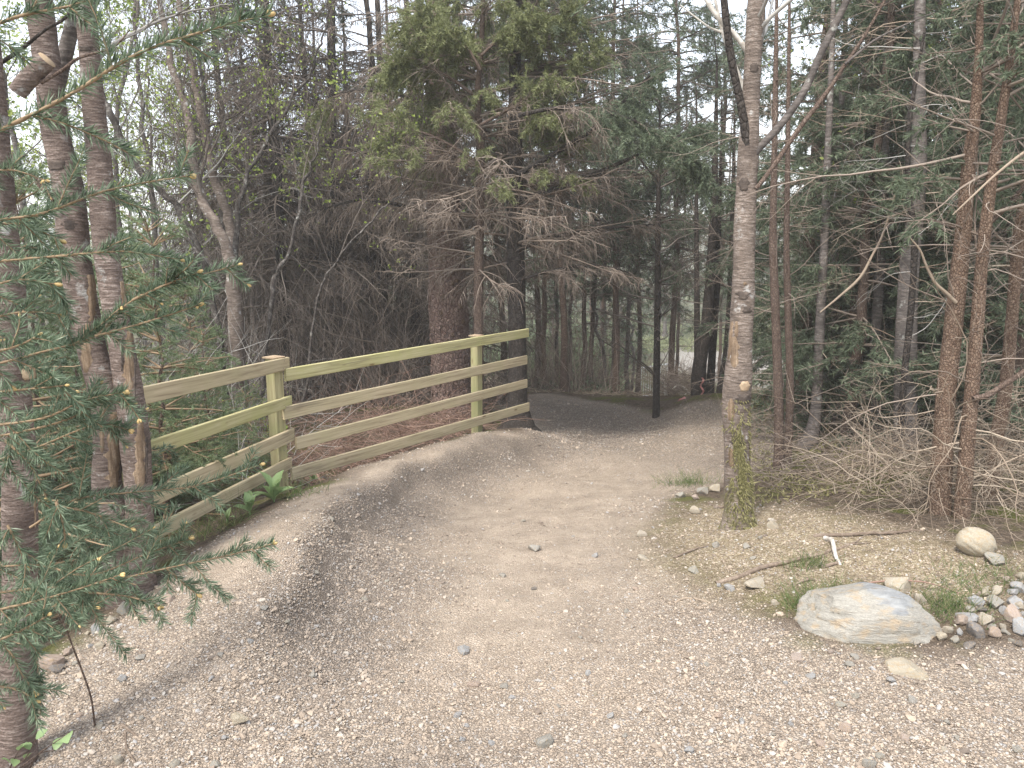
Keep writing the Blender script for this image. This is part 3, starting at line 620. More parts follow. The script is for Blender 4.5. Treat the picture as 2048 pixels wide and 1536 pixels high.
def spruce_parts(seed, H_=8, tip_z=-9, r0=.06, zlo=.8, zhi=None, Lmax=1.5, dz=.3, nb=5, live_z=4, tip=.75, sec=11, ter=9, bark='bark_thin', twig='twig_brown', needle='needle_mid',
                 nl=.045, nw=.006, nden=70, droop=.05, hang=.22, lean=(0, 0), tr=.0022, prof=.75, path=None, radii=None, azr=None, low=.5, elev=(-8, 8, 40), wig=.02, sides=10, upend=.12, tlen=(.05, .17), bare=1.0, maxz=99):
    r = rg(seed)
    if path is None: path, radii = bend_trunk(H_, r0, seed, lean, wig=wig)
    mt = MB(); mt.add(*trunk_geo(path, radii, sides, seed, .08))
    zhi = zhi or H_ - .2
    z = []; zz = zlo
    while zz < zhi: z += [zz + r.normal() * .07] * max(1, int(nb + r.normal() * 1.2)); zz += dz * r.uniform(.7, 1.3)
    z = np.array(z); nbm = len(z)
    px_ = np.interp(z, path[:, 2], path[:, 0]); py_ = np.interp(z, path[:, 2], path[:, 1])
    az = r.random(nbm) * 2 * np.pi if azr is None else R(1) * (azr[0] + (azr[1] - azr[0]) * r.random(nbm))
    f = z / H_; L = Lmax * np.clip(1.02 - f, .05, 1) ** prof * np.interp(z, [zlo, zlo + 1.5], [low, 1]) * r.uniform(.55, 1.1, nbm)
    el = R(1) * (np.interp(f, [0, .5, 1], elev) + r.normal(size=nbm) * 9)
    d0 = np.stack([np.cos(az) * np.cos(el), np.sin(az) * np.cos(el), np.sin(el)], 1)
    B = grow(np.stack([px_, py_, z], 1), d0, L, 9, .06, droop, r, upend)
    mt2 = MB(); rb = .006 + .007 * L; mt2.add(*tubes(B, rad(rb, .0018, 9, .8), 4))
    # side twigs
    cnt = np.maximum(1, (L * sec).astype(int)); idx = np.repeat(np.arange(nbm), cnt); t = .12 + .88 * r.random(len(idx)) ** .8
    p, T = samp(B, idx, t); sv = nrm(np.cross(T, [0, 0, 1.])); sg = np.where(r.random(len(idx)) < .5, -1., 1.)[:, None]
    a = R(1) * (52 + 14 * r.normal(size=len(idx)))
    d = T * np.cos(a)[:, None] + sv * sg * np.sin(a)[:, None]; d[:, 2] += r.normal(size=len(idx)) * .25
    Ls = (.34 * L[idx] * (1.05 - t) + .1) * r.uniform(.5, 1.2, len(idx))
    S2 = grow(p, d, Ls, 6, .13, droop + .05 + hang * .35, r, .1)
    live_b = z > live_z + r.normal(size=nbm) * .35
    live_s = live_b[idx] & (r.random(len(idx)) < .93) & (t > .3) | ((t > tip) & (z[idx] > tip_z) & (r.random(len(idx)) < .85))
    mt2.add(*tubes(S2, rad(np.full(len(idx), tr * 1.7), tr * .5, 6), 3))
    cnt2 = np.maximum(1, (Ls * ter + r.random(len(Ls))).astype(int)); id2 = np.repeat(np.arange(len(idx)), cnt2); t2 = .15 + .85 * r.random(len(id2))
    p2, T2 = samp(S2, id2, t2); q2 = perp(T2, r); a2 = R(1) * (50 + 15 * r.normal(size=len(id2)))
    d2 = T2 * np.cos(a2)[:, None] + q2 * np.sin(a2)[:, None]; d2[:, 2] -= hang * .8
    L3 = r.uniform(*tlen, len(id2)) * (1.2 - .5 * t2)
    S3 = grow(p2, d2, L3, 4, .16, hang, r)
    live3 = live_s[id2]
    dead = ~live3 & (r.random(len(id2)) < bare)
    if dead.any(): mt2.add(*tubes(S3[dead], rad(np.full(dead.sum(), tr), tr * .4, 4), 3))
    # needles
    mn = MB(); has = False
    for Pp, lv, Ln in ((S2, live_s, Ls), (S3, live3, L3)):
        w = np.nonzero(lv)[0]
        if not len(w): continue
        k = np.maximum(2, (Ln[w] * nden).astype(int)); id_ = np.repeat(w, k)
        mn.add(*needles(Pp, id_, r.random(len(id_)), nl, nw, R(48), r)); has = True
    out = [('trunk', mt.mesh('trunk', M[bark]), None), ('branches', mt2.mesh('branches', M[twig]), 'stuff')]
    if has: out.append(('needles', mn.mesh('needles', M[needle], False), 'stuff'))
    return out

def birch_parts(seed, H_=7, r0=.05, lean=(0, 0), bark='bark_grey', twig='twig_grey', leaf='leaf_spring', nbr=16, Lb=.35, leaf_n=5, lsz=.02, wig=.05, zlo=.25, path=None, radii=None, el=50, tdark=False, sec=5, ter=5, wg=.13):
    r = rg(seed)
    if path is None: path, radii = bend_trunk(H_, r0, seed, lean, wig=wig)
    mt = MB(); mt.add(*trunk_geo(path, radii, 9, seed, .1))
    f = zlo + (.97 - zlo) * r.random(nbr) ** .9; P = path[None]; p, T = samp(P, np.zeros(nbr, int), f)
    az = r.random(nbr) * 6.28; e = R(1) * (el + 14 * r.normal(size=nbr))
    d = np.stack([np.cos(az) * np.cos(e), np.sin(az) * np.cos(e), np.sin(e)], 1); L = H_ * Lb * (1.15 - f) * r.uniform(.6, 1.2, nbr) + .2
    B = grow(p, d, L, 12, wg, -.02, r); mb2 = MB(); rb = np.maximum(.3 * np.interp(f, np.linspace(0, 1, len(radii)), radii), .004)
    mb2.add(*tubes(B, rad(rb, .0022, 12, .7), 4))
    i1 = np.repeat(np.arange(nbr), sec); t1 = .2 + .8 * r.random(len(i1)); p, T = samp(B, i1, t1); q = perp(T, r)
    L1 = L[i1] * (.5 - .25 * t1) * r.uniform(.6, 1.3, len(i1)); S1 = grow(p, T * .75 + q * .65, L1, 7, wg, -.02, r); mb2.add(*tubes(S1, rad(np.full(len(i1), .0045), .0016, 7), 3))
    i2 = np.repeat(np.arange(len(i1)), ter); t2 = .2 + .8 * r.random(len(i2)); p, T = samp(S1, i2, t2); q = perp(T, r)
    L2 = r.uniform(.1, .35, len(i2)); S2 = grow(p, T * .75 + q * .65, L2, 5, wg, 0, r); mb2.add(*tubes(S2, rad(np.full(len(i2), .0026), .0012, 5), 3))
    out = [('trunk', mt.mesh('trunk', M[bark]), None), ('branches', mb2.mesh('branches', M[twig]), 'stuff')]
    if leaf_n:
        i3 = np.repeat(np.arange(len(i2)), leaf_n); t3 = .2 + .8 * r.random(len(i3)); p, T = samp(S2, i3, t3)
        ml = MB(); v, q_, t_ = needles(S2, i3, t3, lsz, lsz * .7, R(60), r, .2, True); ml.add(v, q_, t_); out.append(('leaves', ml.mesh('leaves', M[leaf], False), 'stuff'))
    return out

def make(parts, name, label, cat='tree', group=None, loc=(0, 0, 0), rz=0, sc=1.0):
    o = thing(name, label, cat, loc, rz, group); o.scale = (sc, sc, sc)
    for nm, me, kd in parts: link(nm, me, o, kd)
    return o
def stand(px, py=None, Y=None):
    """ground point seen at a pixel, or on the sight column px at distance Y"""
    if Y is None: return G(px, py)
    x = (px - 1024) / FPX * (Y * cp - (H(0, Y) - CAMZ) * sp_); return np.array([x, Y, H(x, Y)])


# ------------------------------------------------------------------ patches that lie on a trunk
def trunk_at(path, radii, z):
    return np.array([np.interp(z, path[:, 2], path[:, 0]), np.interp(z, path[:, 2], path[:, 1]), z]), float(np.interp(z, path[:, 2], radii))
def patch(o, path, radii, px, pyt, pyb, wpx, mat_, name, bulge=.05, seed=0, nv=12, nu=5, ragged=.25):
    """a raised sliver on the camera side of a trunk, between two picture rows; path in world space"""
    r = rg(seed); Yd = path[:, 1].mean(); zt = at_d(px, pyt, Yd)[2]; zb = at_d(px, pyb, Yd)[2]; v = []
    for i in range(nv):
        f = i / (nv - 1); z = zb + (zt - zb) * f; c_, rr = trunk_at(path, radii, z)
        ca = -c_[:2] / np.linalg.norm(c_[:2]); ri = np.array([-ca[1], ca[0]])
        xw = at_d(px, pyt + (pyb - pyt) * (1 - f), c_[1])[0]; s0 = np.clip((xw - c_[0]) / rr, -.8, .8)
        w = wpx * m_per_px(c_) / 2 / rr * (max(0.02, math.sin(math.pi * (.06 + .88 * f))) ** .5) * (1 + ragged * r.normal())
        for j in range(nu):
            s = np.clip(s0 + w * (2 * j / (nu - 1) - 1), -.97, .97); d = ca * math.sqrt(1 - s * s) + ri * s
            k = 1 + bulge * (1 if 0 < j < nu - 1 and 0 < i < nv - 1 else -1.2) + .02 * r.normal()
            v.append((c_[0] + d[0] * rr * k, c_[1] + d[1] * rr * k, z))
    q = [(i * nu + j, i * nu + j + 1, (i + 1) * nu + j + 1, (i + 1) * nu + j) for i in range(nv - 1) for j in range(nu - 1)]
    mb = MB(); mb.add(np.array(v) - np.array(o.location), q); return mb.obj(name, mat_, o)
def limb(o, lst, Y, mat_, name='branch', n=26, sides=8, seed=0, rough=.07):
    pth, rd = px_path(lst, Y, n); mb = MB(); mb.add(*trunk_geo(pth - np.array(o.location), rd, sides, seed, rough)); mb.obj(name, mat_, o); return pth, rd
def hero(name, label, lst, Y, bark, cat='tree', n=60, sides=18, rough=.05, seed=1, knots=(), group=None):
    pth, rd = px_path(lst, Y, n); b0 = pth[0].copy(); g = H(b0[0], b0[1]); o = thing(name, label, cat, (b0[0], b0[1], g), 0, group)
    k = pth[:1] - [[0, 0, .35]]; pth = np.vstack([k, pth]); rd = np.concatenate([[rd[0] * 1.15], rd])
    mb = MB(); mb.add(*trunk_geo(pth - np.array(o.location), rd, sides, seed, rough, knots)); mb.obj('trunk', M[bark], o)
    return o, pth, rd
def twigs_on(o, pth, rd, n, zr, Lr, mat_, seed, name='dead_branches', el=(0, 20), wig=.13, sec=4, r0=.004, az=None, ter=0):
    r = rg(seed); z = r.uniform(zr[0], zr[1], n); p = np.stack([np.interp(z, pth[:, 2], pth[:, k]) for k in (0, 1, 2)], 1) - np.array(o.location)
    a = r.random(n) * 6.28 if az is None else R(1) * r.uniform(az[0], az[1], n); e = R(1) * r.normal(el[0], el[1], n)
    L = r.uniform(*Lr, n); B = grow(p, np.stack([np.cos(a) * np.cos(e), np.sin(a) * np.cos(e), np.sin(e)], 1), L, 10, wig, .01, r)
    mb = MB(); mb.add(*tubes(B, rad(r0 * (.6 + L), r0 * .3, 10), 4))
    if sec:
        i = np.repeat(np.arange(n), sec); t = .15 + .8 * r.random(len(i)); q, T = samp(B, i, t)
        S = grow(q, T * .7 + perp(T, r) * .7, L[i] * .45 * r.uniform(.4, 1.2, len(i)), 7, wig * 1.2, .03, r); mb.add(*tubes(S, rad(np.full(len(i), r0 * .5), r0 * .2, 7), 3))
        if ter:
            i2 = np.repeat(np.arange(len(i)), ter); q, T = samp(S, i2, .1 + .9 * r.random(len(i2)))
            S2 = grow(q, T * .7 + perp(T, r) * .7, r.uniform(.05, .22, len(i2)), 5, wig, .06, r); mb.add(*tubes(S2, rad(np.full(len(i2), r0 * .33), r0 * .15, 5), 3))
    mb.obj(name, mat_, o, kind='stuff')

# ------------------------------------------------------------------ the trees one can point to
# scarred birch on the bank right of the trail
bl = [(1478,1058,78),(1477,1030,62),(1476,1000,55),(1474,900,50),(1472,820,54),(1476,760,54),(1480,690,47),(1486,600,45),(1488,520,42),(1490,440,42),(1493,370,42),(1497,300,42),(1500,240,36),(1504,150,34),(1509,60,34),(1514,-20,34),(1522,-250,28),(1535,-700,14),(1545,-1000,4)]
birch, bp, br = hero('birch_tree', 'scarred birch with peeled wounds and mossy foot standing on the bank', bl, 4.53, 'bark_birch', n=120, sides=24, rough=.05, seed=3)
limb(birch, [(1496,292,20),(1481,205,17),(1463,120,16),(1449,10,15),(1435,-140,12),(1410,-420,5)], 4.5, M['bark_dark'], seed=4)
limb(birch, [(1500,318,16),(1524,290,15),(1565,245,15),(1610,180,15),(1640,110,15),(1680,30,14),(1720,-60,11),(1800,-260,5)], 4.5, M['bark_grey'], seed=5)
limb(birch, [(1512,378,9),(1545,335,9),(1600,255,10),(1650,190,9),(1690,130,8),(1730,70,7),(1775,-10,5),(1830,-120,3)], 4.45, M['bark_thin'], seed=6)
limb(birch, [(1500,110,12),(1470,70,11),(1440,40,10),(1410,-5,9),(1370,-80,5)], 4.55, M['wood_white'], seed=7)
limb(birch, [(1488,180,10),(1462,110,8),(1447,70,7),(1430,0,6)], 4.62, M['wood_white'], seed=8)
limb(birch, [(1448,66,5),(1420,55,4),(1396,38,3),(1360,10,2)], 4.62, M['wood_white'], seed=9)
limb(birch, [(1690,128,5),(1750,80,4),(1820,45,3),(1870,25,2)], 4.4, M['bark_grey'], seed=10)
for k, a in enumerate([(1469,668,735,22),(1473,640,675,9),(1463,790,840,20),(1464,892,930,20),(1456,640,720,7)]): patch(birch, bp, br, a[0], a[1], a[2], a[3], M['wood_bare'], 'bare_wood', .05, 40 + k)
patch(birch, bp, br, 1489, 756, 780, 24, M['wood_cut'], 'knot', .1, 50, 8, 7, .1)
patch(birch, bp, br, 1490, 562, 571, 10, M['wood_bare'], 'knot', .08, 51, 6, 5, .1)
for k, a in enumerate([(1488,355,385,24),(1508,128,150,22),(1486,580,600,30),(1494,610,625,20),(1487,782,806,36),(1478,868,890,30)]): patch(birch, bp, br, a[0], a[1], a[2], a[3], M['knot_bark'], 'dark_knot', .07, 60 + k, 8, 7)
r = rg(70); n_ = 3000
z = at_z(1478, 1056, -.1)[2] + np.clip(r.normal(.36, .17, n_), .02, .8); s_ = np.clip(r.normal(.3, .5, n_), -.95, .95)
q = []
for zz, ss in zip(z, s_):
    c_, rr = trunk_at(bp, br, zz); ca = -c_[:2] / np.linalg.norm(c_[:2]); ri = np.array([-ca[1], ca[0]]); d = ca * math.sqrt(1 - ss * ss) + ri * ss
    q.append((c_[0] + d[0] * rr, c_[1] + d[1] * rr, zz, d[0], d[1], 0))
q = np.array(q); keep = (vnoise(q[:, 2] * 7, s_ * 2.6, 1) + .7 * vnoise(q[:, 2] * 23, s_ * 6, 1) + .25 * r.normal(size=n_) > .02); q = q[keep]
B = grow(q[:, :3] - np.array(birch.location), q[:, 3:] + [0, 0, -.5], np.full(len(q), .022), 3, .3, .2, r); mb = MB(); mb.add(*tubes(B, rad(np.full(len(q), .0035), .001, 3), 3)); mb.obj('moss', M['moss'], birch, kind='stuff')
tp = birch_parts(71, path=bp[70:] - np.array(birch.location), radii=br[70:], nbr=10, zlo=.3, H_=5, Lb=.28, leaf_n=2, lsz=.03); [link(a, b_, birch, c_) for a, b_, c_ in tp[1:]]

# double trunk at the fence end
sa = [(250,1120,80),(215,975,58),(217,905,58),(212,800,58),(182,691,56),(165,602,56),(150,513,57),(137,376,57),(113,273,52),(97,150,50),(82,34,50),(66,-80,46),(30,-350,30),(0,-600,10)]
sb_ = [(278,1128,60),(279,1013,52),(272,910,56),(262,808,54),(245,705,50),(222,568,48),(210,479,48),(200,342,47),(187,205,42),(173,34,38),(165,-60,36),(140,-350,24),(120,-650,8)]
dbl, dp, dr = hero('cherry_tree', 'double stemmed tree with ripped bark at the near end of the fence', sa, 3.42, 'bark_cherry', n=110, sides=20, rough=.05, seed=11)
sp2, sr2 = px_path(sb_, 3.38, 110); mb = MB(); mb.add(*trunk_geo(np.vstack([sp2[:1] - [[0, 0, .35]], sp2]) - np.array(dbl.location), np.concatenate([sr2[:1], sr2]), 20, 12, .05)); mb.obj('trunk', M['bark_cherry'], dbl)
for k, a in enumerate([(226,815,980,32),(236,750,820,14)]): patch(dbl, dp, dr, *a, M['wood_bare'], 'bare_wood', .06, 80 + k, 22)
for k, a in enumerate([(257,655,815,26),(279,840,972,27),(250,560,640,12)]): patch(dbl, sp2, sr2, *a, M['wood_bare'], 'bare_wood', .06, 90 + k, 22)
for k, a in enumerate([(182,545,645,26),(174,640,745,20),(205,790,900,14)]): patch(dbl, dp, dr, *a, M['wood_bare'], 'bare_wood', .05, 95 + k, 16)
for k, a in enumerate([(210,965,985,60),(240,840,960,6)]): patch(dbl, dp, dr, *a, M['knot_bark'], 'torn_bark', .1, 100 + k, 14)
for k, a in enumerate([(267,690,830,6),(290,870,965,5),(244,668,740,6)]): patch(dbl, sp2, sr2, *a, M['knot_bark'], 'torn_bark', .09, 110 + k, 20)
for k, a in enumerate([(115,322,345,36),(140,440,462,34)]): patch(dbl, dp, dr, *a, M['knot_bark'], 'dark_knot', .06, 116 + k, 8, 7)
patch(dbl, sp2, sr2, 172, 95, 108, 28, M['knot_bark'], 'dark_knot', .06, 119, 6, 7)
limb(dbl, [(105,250,24),(120,160,26),(135,90,28),(150,20,26),(160,-100,20)], 3.6, M['bark_grey'], seed=13)
stub, stubr = limb(dbl, [(35,185,34),(50,165,36),(72,143,36),(94,120,37)], 3.2, M['bark_cherry'], 'branch_stub', 12, 14, 14, .03)
mb = MB(); v, f = tubes(np.stack([stub[-1] - (stub[-1] - stub[-2]) * .1, stub[-1] + nrm(stub[-1] - stub[-2]) * .004])[None] - np.array(dbl.location), np.array([[stubr[-1] * .99, stubr[-1] * .9]]), 14); mb.add(v, f, [(14, 14 + k, 15 + k) for k in range(1, 13)]); mb.obj('cut_end', M['wood_cut'], dbl)
limb(dbl, [(82,165,8),(125,140,7),(160,115,6),(225,95,4),(260,60,2)], 3.2, M['bark_thin'], seed=15)
limb(dbl, [(-20,140,9),(40,100,8),(90,60,6),(125,40,6),(165,0,4)], 2.6, M['bark_dark'], seed=16)
limb(dbl, [(110,400,14),(80,370,12),(60,345,9)], 3.3, M['bark_thin'], 'branch_stub', seed=17)
tp = birch_parts(121, path=sp2[55:] - np.array(dbl.location), radii=sr2[55:], nbr=9, zlo=.2, H_=5, Lb=.3, leaf_n=1); [link(a, b_, dbl, c_) for a, b_, c_ in tp[1:]]

# slim trunk at the very edge of the clearing, near the viewer
near_l = [(33,1530,74),(36,1380,68),(40,1200,62),(40,1040,62),(36,900,64),(22,760,66),(10,600,72),(0,480,64),(-8,330,56),(-20,150,48),(-40,-100,40),(-60,-500,20)]
slim, np_, nr_ = hero('rowan_tree', 'slim dark trunk rising from the gravel edge behind the nearest spruce twigs', near_l, 2.2, 'bark_cherry', n=90, sides=18, rough=.06, seed=21)
patch(slim, np_, nr_, 62, 728, 762, 20, M['wood_cut'], 'knot', .35, 130, 8, 7, .1)
patch(slim, np_, nr_, 28, 870, 900, 30, M['knot_bark'], 'dark_knot', .1, 131, 8, 7)
patch(slim, np_, nr_, 68, 950, 1060, 5, M['wood_bare'], 'bare_wood', .05, 132, 14)

# birch clump behind the fence
cl_o = stand(470, Y=8.6); clump = thing('birch_clump', 'cluster of leaning bare birch stems with sparse spring leaves behind the fence', 'tree', cl_o)
stems = [[(474,800,34),(470,640,34),(458,520,28),(441,462,24),(412,400,22),(390,335,20),(373,239,19),(345,137,16),(318,0,12),(290,-200,8)],
         [(482,800,26),(472,560,26),(448,430,22),(427,342,20),(414,273,18),(400,178,16),(380,113,14),(356,0,12),(330,-200,6)],
         [(490,800,16),(468,480,14),(490,370,10),(513,311,9),(581,191,7),(622,127,6),(643,65,4),(655,0,3)],
         [(455,800,18),(420,560,16),(360,430,15),(320,380,14),(274,328,16),(239,232,17),(212,178,15),(180,60,12),(150,-80,8)],
         [(478,800,14),(440,480,13),(425,350,10),(392,170,10),(390,60,8),(395,-60,5)],
         [(520,800,12),(545,560,11),(560,513,9),(598,376,8),(626,321,5),(640,250,3)],
         [(606,800,7),(632,600,6),(672,523,5),(740,440,5),(787,393,4),(831,355,3),(850,330,2)],
         [(500,800,9),(470,620,8),(395,500,7),(330,440,6),(280,400,5),(200,330,3)]]
for k, st in enumerate(stems):
    pth, rd = px_path(st, 8.6 + .12 * ((k * 5) % 7 - 3), 50); jr = rg(240 + k); jit = np.cumsum(jr.normal(size=(50, 3)) * .012, 0); pth = pth + jit - np.linspace(0, 1, 50)[:, None] * jit[-1]; mb = MB(); lp = pth - np.array(cl_o)
    mb.add(*trunk_geo(lp, rd * (.85 if k < 3 else .8), 10, 200 + k, .13)); mb.obj('trunk', M['bark_birch'] if k < 2 else M['bark_mottled'], clump)
    tp = birch_parts(220 + k, path=lp[12:], radii=rd[12:], nbr=13 if k < 5 else 8, zlo=.05, H_=4.2, Lb=.3, leaf_n=1, lsz=.036, twig='twig_grey' if k == 3 else 'twig_dark', el=50)
    for a, b_, c_ in tp[1:]: link(a, b_, clump, c_)

# the spruces in the middle
def hero_spruce(name, label, lst, Y, bark, seed, n=70, sides=16, rough=.07, **kw):
    pth, rd = px_path(lst, Y, n); b0 = pth[0]; g = H(b0[0], b0[1]); base = np.array([b0[0], b0[1], g]); o = thing(name, label, 'tree', base)
    lp = np.vstack([pth[:1] - [[0, 0, .4]], pth]) - base; rr = np.concatenate([rd[:1] * 1.2, rd])
    parts = spruce_parts(seed, H_=lp[-1, 2], path=lp, radii=rr, bark=bark, sides=sides, **kw)
    for a, b_, c_ in parts: link(a, b_, o, c_)
    return o, np.vstack([pth[:1] - [[0, 0, .4]], pth]), rr
T1, t1p, t1r = hero_spruce('spruce_tree', 'stout old spruce with scaly reddish trunk behind the middle of the fence',
    [(912,868,112),(908,830,96),(905,780,86),(902,700,82),(896,600,78),(892,500,72),(888,430,68),(882,200,58),(875,0,50),(868,-300,40),(860,-900,12)], 10.0, 'bark_red', 301, sides=22,
    zlo=2.85, Lmax=2.4, dz=.2, nb=6, live_z=99, tip=1.1, sec=15, ter=8, twig='twig_brown', droop=.09, hang=.42, tlen=(.08, .26), low=.6, zhi=5.6, elev=(-5, 0, 30), tr=.0026)
for k in range(9):
    yy = [515,545,565,590,623,640,665,560,610][k]; xx = [888,884,905,886,882,925,905,912,920][k]; patch(T1, t1p, t1r, xx, yy - 6, yy + 6, 9, M['bark_orange'], 'knot', .09, 310 + k, 6, 5, .1)
r = rg(330); mb = MB()
for k in range(260):     # lifted bark scales
    px_, py_ = 895 + r.normal() * 26, r.uniform(430, 840); z = at_d(px_, py_, 10.)[2]; c_, rr = trunk_at(t1p, t1r, z); xw = at_d(px_, py_, 10.)[0]; s = np.clip((xw - c_[0]) / rr, -.93, .93)
    ca = -c_[:2] / np.linalg.norm(c_[:2]); ri = np.array([-ca[1], ca[0]]); d = np.append(ca * math.sqrt(1 - s * s) + ri * s, 0); tn = np.cross([0, 0, 1], d); w, h_ = r.uniform(.012, .03), r.uniform(.015, .035)
    p0 = np.array([c_[0], c_[1], z]) + d * rr * 1.0; lift = d * r.uniform(.008, .022)
    mb.add(np.array([p0 - tn * w + [0, 0, h_], p0 + tn * w + [0, 0, h_], p0 + tn * w * .8 - [0, 0, h_] + lift, p0 - tn * w * .7 - [0, 0, h_ * .8] + lift, p0 + lift * 1.2]) - np.array(T1.location), None, [(0, 4, 1), (1, 4, 2), (2, 4, 3), (3, 4, 0)])
mb.obj('bark_scales', M['bark_red'], T1, smooth=False, kind='stuff')
T2, t2p, t2r = hero_spruce('spruce_tree', 'slender spruce with drooping brown twigs and yellow green top beside the stout reddish trunk',
    [(957,872,24),(957,700,20),(957,560,19),(960,440,18),(962,300,16),(955,200,13),(962,100,11),(966,0,9),(968,-150,6),(969,-260,3)], 8.7, 'bark_thin', 302, sides=12,
    zlo=1.9, Lmax=2.7, dz=.14, nb=7, live_z=3.7, tip=.58, tip_z=3.0, sec=14, ter=11, twig='twig_brown', needle='needle_yellow', droop=.04, hang=.3, tlen=(.06, .2), low=.7, elev=(-4, 6, 35), prof=.8, nl=.05, nw=.0105, nden=230, tr=.003)
T3, t3p, t3r = hero_spruce('spruce_tree', 'dark trunked spruce with flared foot where the fence ends, boughs reaching over the trail',
    [(1036,875,118),(1036,852,76),(1035,825,50),(1034,785,41),(1035,700,36),(1032,560,36),(1030,450,34),(1030,300,30),(1030,100,24),(1030,-200,16),(1030,-600,5)], 8.72, 'bark_dark', 303, sides=16,
    zlo=2.2, Lmax=3.1, dz=.2, nb=5, live_z=4.2, tip=.74, tip_z=2.9, sec=12, ter=9, zhi=5.6, twig='twig_brown', needle='needle_mid', droop=.03, hang=.25, tlen=(.06, .2), low=.65, elev=(2, 10, 40), azr=(-70, 75), upend=.16, nl=.045, nw=.008, nden=140, tr=.0026)

def bough(o, lst, Y, mat_, seed, n1=26, Ls=(.25, .6), hang=.2, live=.6, needle='needle_mid', twig='twig_brown', nl=.045, nw=.011, nden=200):
    pth, rd = px_path(lst, Y, 26); lp = pth - np.array(o.location); r = rg(seed); mb = MB(); mb.add(*trunk_geo(lp, rd, 7, seed, .1)); mb.obj('bough', mat_, o)
    i = np.zeros(n1, int); t = .12 + .88 * r.random(n1); p, T = samp(lp[None], i, t); sv = nrm(np.cross(T, [0, 0, 1.])); sg = np.where(r.random(n1) < .5, -1., 1.)[:, None]
    d = T * .6 + sv * sg * .7; d[:, 2] += .2 * r.normal(size=n1) - hang * .6; L1 = r.uniform(*Ls, n1) * (1.2 - .6 * t); S1 = grow(p, d, L1, 6, .12, hang * .6, r, .1); mt = MB(); mt.add(*tubes(S1, rad(np.full(n1, .0045), .0014, 6), 3))
    c2 = (L1 * 26).astype(int); i2 = np.repeat(np.arange(n1), c2); p, T = samp(S1, i2, .08 + .92 * r.random(len(i2))); d = T * .6 + .7 * perp(T, r); d[:, 2] -= hang; L2 = r.uniform(.06, .24, len(i2)); S2 = grow(p, d, L2, 5, .15, hang, r); lv = (t[i2] > live)
    if (~lv).any(): mt.add(*tubes(S2[~lv], rad(np.full((~lv).sum(), .003), .001, 5), 3))
    mt.obj('twigs', M[twig], o, kind='stuff'); mn = MB()
    for Pp, w, Ln in ((S1, np.nonzero(t > live)[0], L1), (S2, np.nonzero(lv)[0], L2)):
        k = np.maximum(2, (Ln[w] * nden).astype(int)); id_ = np.repeat(w, k); mn.add(*needles(Pp, id_, r.random(len(id_)), nl, nw, R(48), r))
    mn.obj('needles', M[needle], o, smooth=False, kind='stuff')
bough(T3, [(1036,348,11),(1100,312,11),(1180,262,9),(1245,205,7),(1300,150,4)], 8.3, M['bark_dark'], 351, 44, (.3, .7))
bough(T3, [(1036,400,11),(1130,372,10),(1230,330,8),(1330,285,6),(1400,250,3)], 8.5, M['bark_dark'], 352, 46, (.3, .7))
bough(T3, [(1036,500,9),(1120,470,8),(1220,455,7),(1310,450,4)], 8.6, M['bark_dark'], 353, 40, (.3, .7), live=1.1)
bough(T3, [(1036,230,9),(1130,215,8),(1230,230,7),(1330,270,5),(1400,330,3)], 7.9, M['bark_dark'], 354, 50, (.3, .75), live=.35)
bough(T3, [(1036,560,7),(1110,540,6),(1190,530,5),(1260,545,3)], 8.4, M['bark_dark'], 355, 34, (.2, .5), live=1.1)
bough(T2, [(961,330,7),(900,290,6),(830,262,5),(760,270,3)], 8.4, M['bark_thin'], 356, 34, (.25, .55), hang=.3, live=.7, needle='needle_yellow')
bough(T2, [(961,250,7),(1050,200,6),(1130,150,5),(1200,85,3)], 8.3, M['bark_thin'], 357, 40, (.25, .55), hang=.15, live=.3, needle='needle_yellow')
bough(T2, [(961,200,7),(890,150,6),(830,130,5),(780,140,3)], 8.4, M['bark_thin'], 358, 38, (.25, .5), hang=.15, live=.3, needle='needle_yellow')
bough(T2, [(961,140,6),(930,90,5),(880,50,4),(840,40,2)], 8.2, M['bark_thin'], 359, 36, (.25, .5), hang=.1, live=.15, needle='needle_yellow')
bough(T2, [(963,110,6),(1010,70,5),(1070,40,4),(1130,40,2)], 8.3, M['bark_thin'], 360, 40, (.25, .5), hang=.1, live=.15, needle='needle_yellow')
bough(T1, [(885,330,11),(800,318,9),(700,298,7),(620,290,3)], 9.3, M['bark_dark'], 361, 44, (.3, .7), hang=.35, live=.8, needle='needle_yellow')
bough(T1, [(885,430,10),(800,410,8),(720,400,6),(640,420,3)], 9.4, M['bark_dark'], 362, 40, (.3, .7), hang=.4, live=1.1)
bough(T1, [(884,215,10),(800,190,8),(720,180,6),(650,200,3)], 9.3, M['bark_dark'], 363, 44, (.3, .8), hang=.4, live=.9, needle='needle_yellow')
def pole(name, label, lst, Y, bark, seed, nb_=24, zr=(0.3, 5), Lr=(.4, 1.2), twig='twig_dark', sides=10, el=(5, 14), sec=4, ter=2, r0=.004, az=None, group=None, rough=.06):
    o, pth, rd = hero(name, label, lst, Y, bark, n=50, sides=sides, seed=seed, rough=rough, group=group)
    g = o.location[2]; twigs_on(o, pth, rd, nb_, (g + zr[0], min(g + zr[1], pth[-1, 2])), Lr, M[twig], seed + 1, el=el, sec=sec, ter=ter, r0=r0 * .75, az=az, wig=.13)
    return o, pth, rd
pole('larch_tree', 'black thin pole trunk standing in the dip of the far bank', [(1312,829,15),(1313,760,14),(1315,600,13),(1316,450,11),(1318,330,7),(1320,200,3)], 10.25, 'bark_dark', 401, 34, (.5, 5.5), (.6, 1.5), el=(24, 12), sec=5, r0=.009)
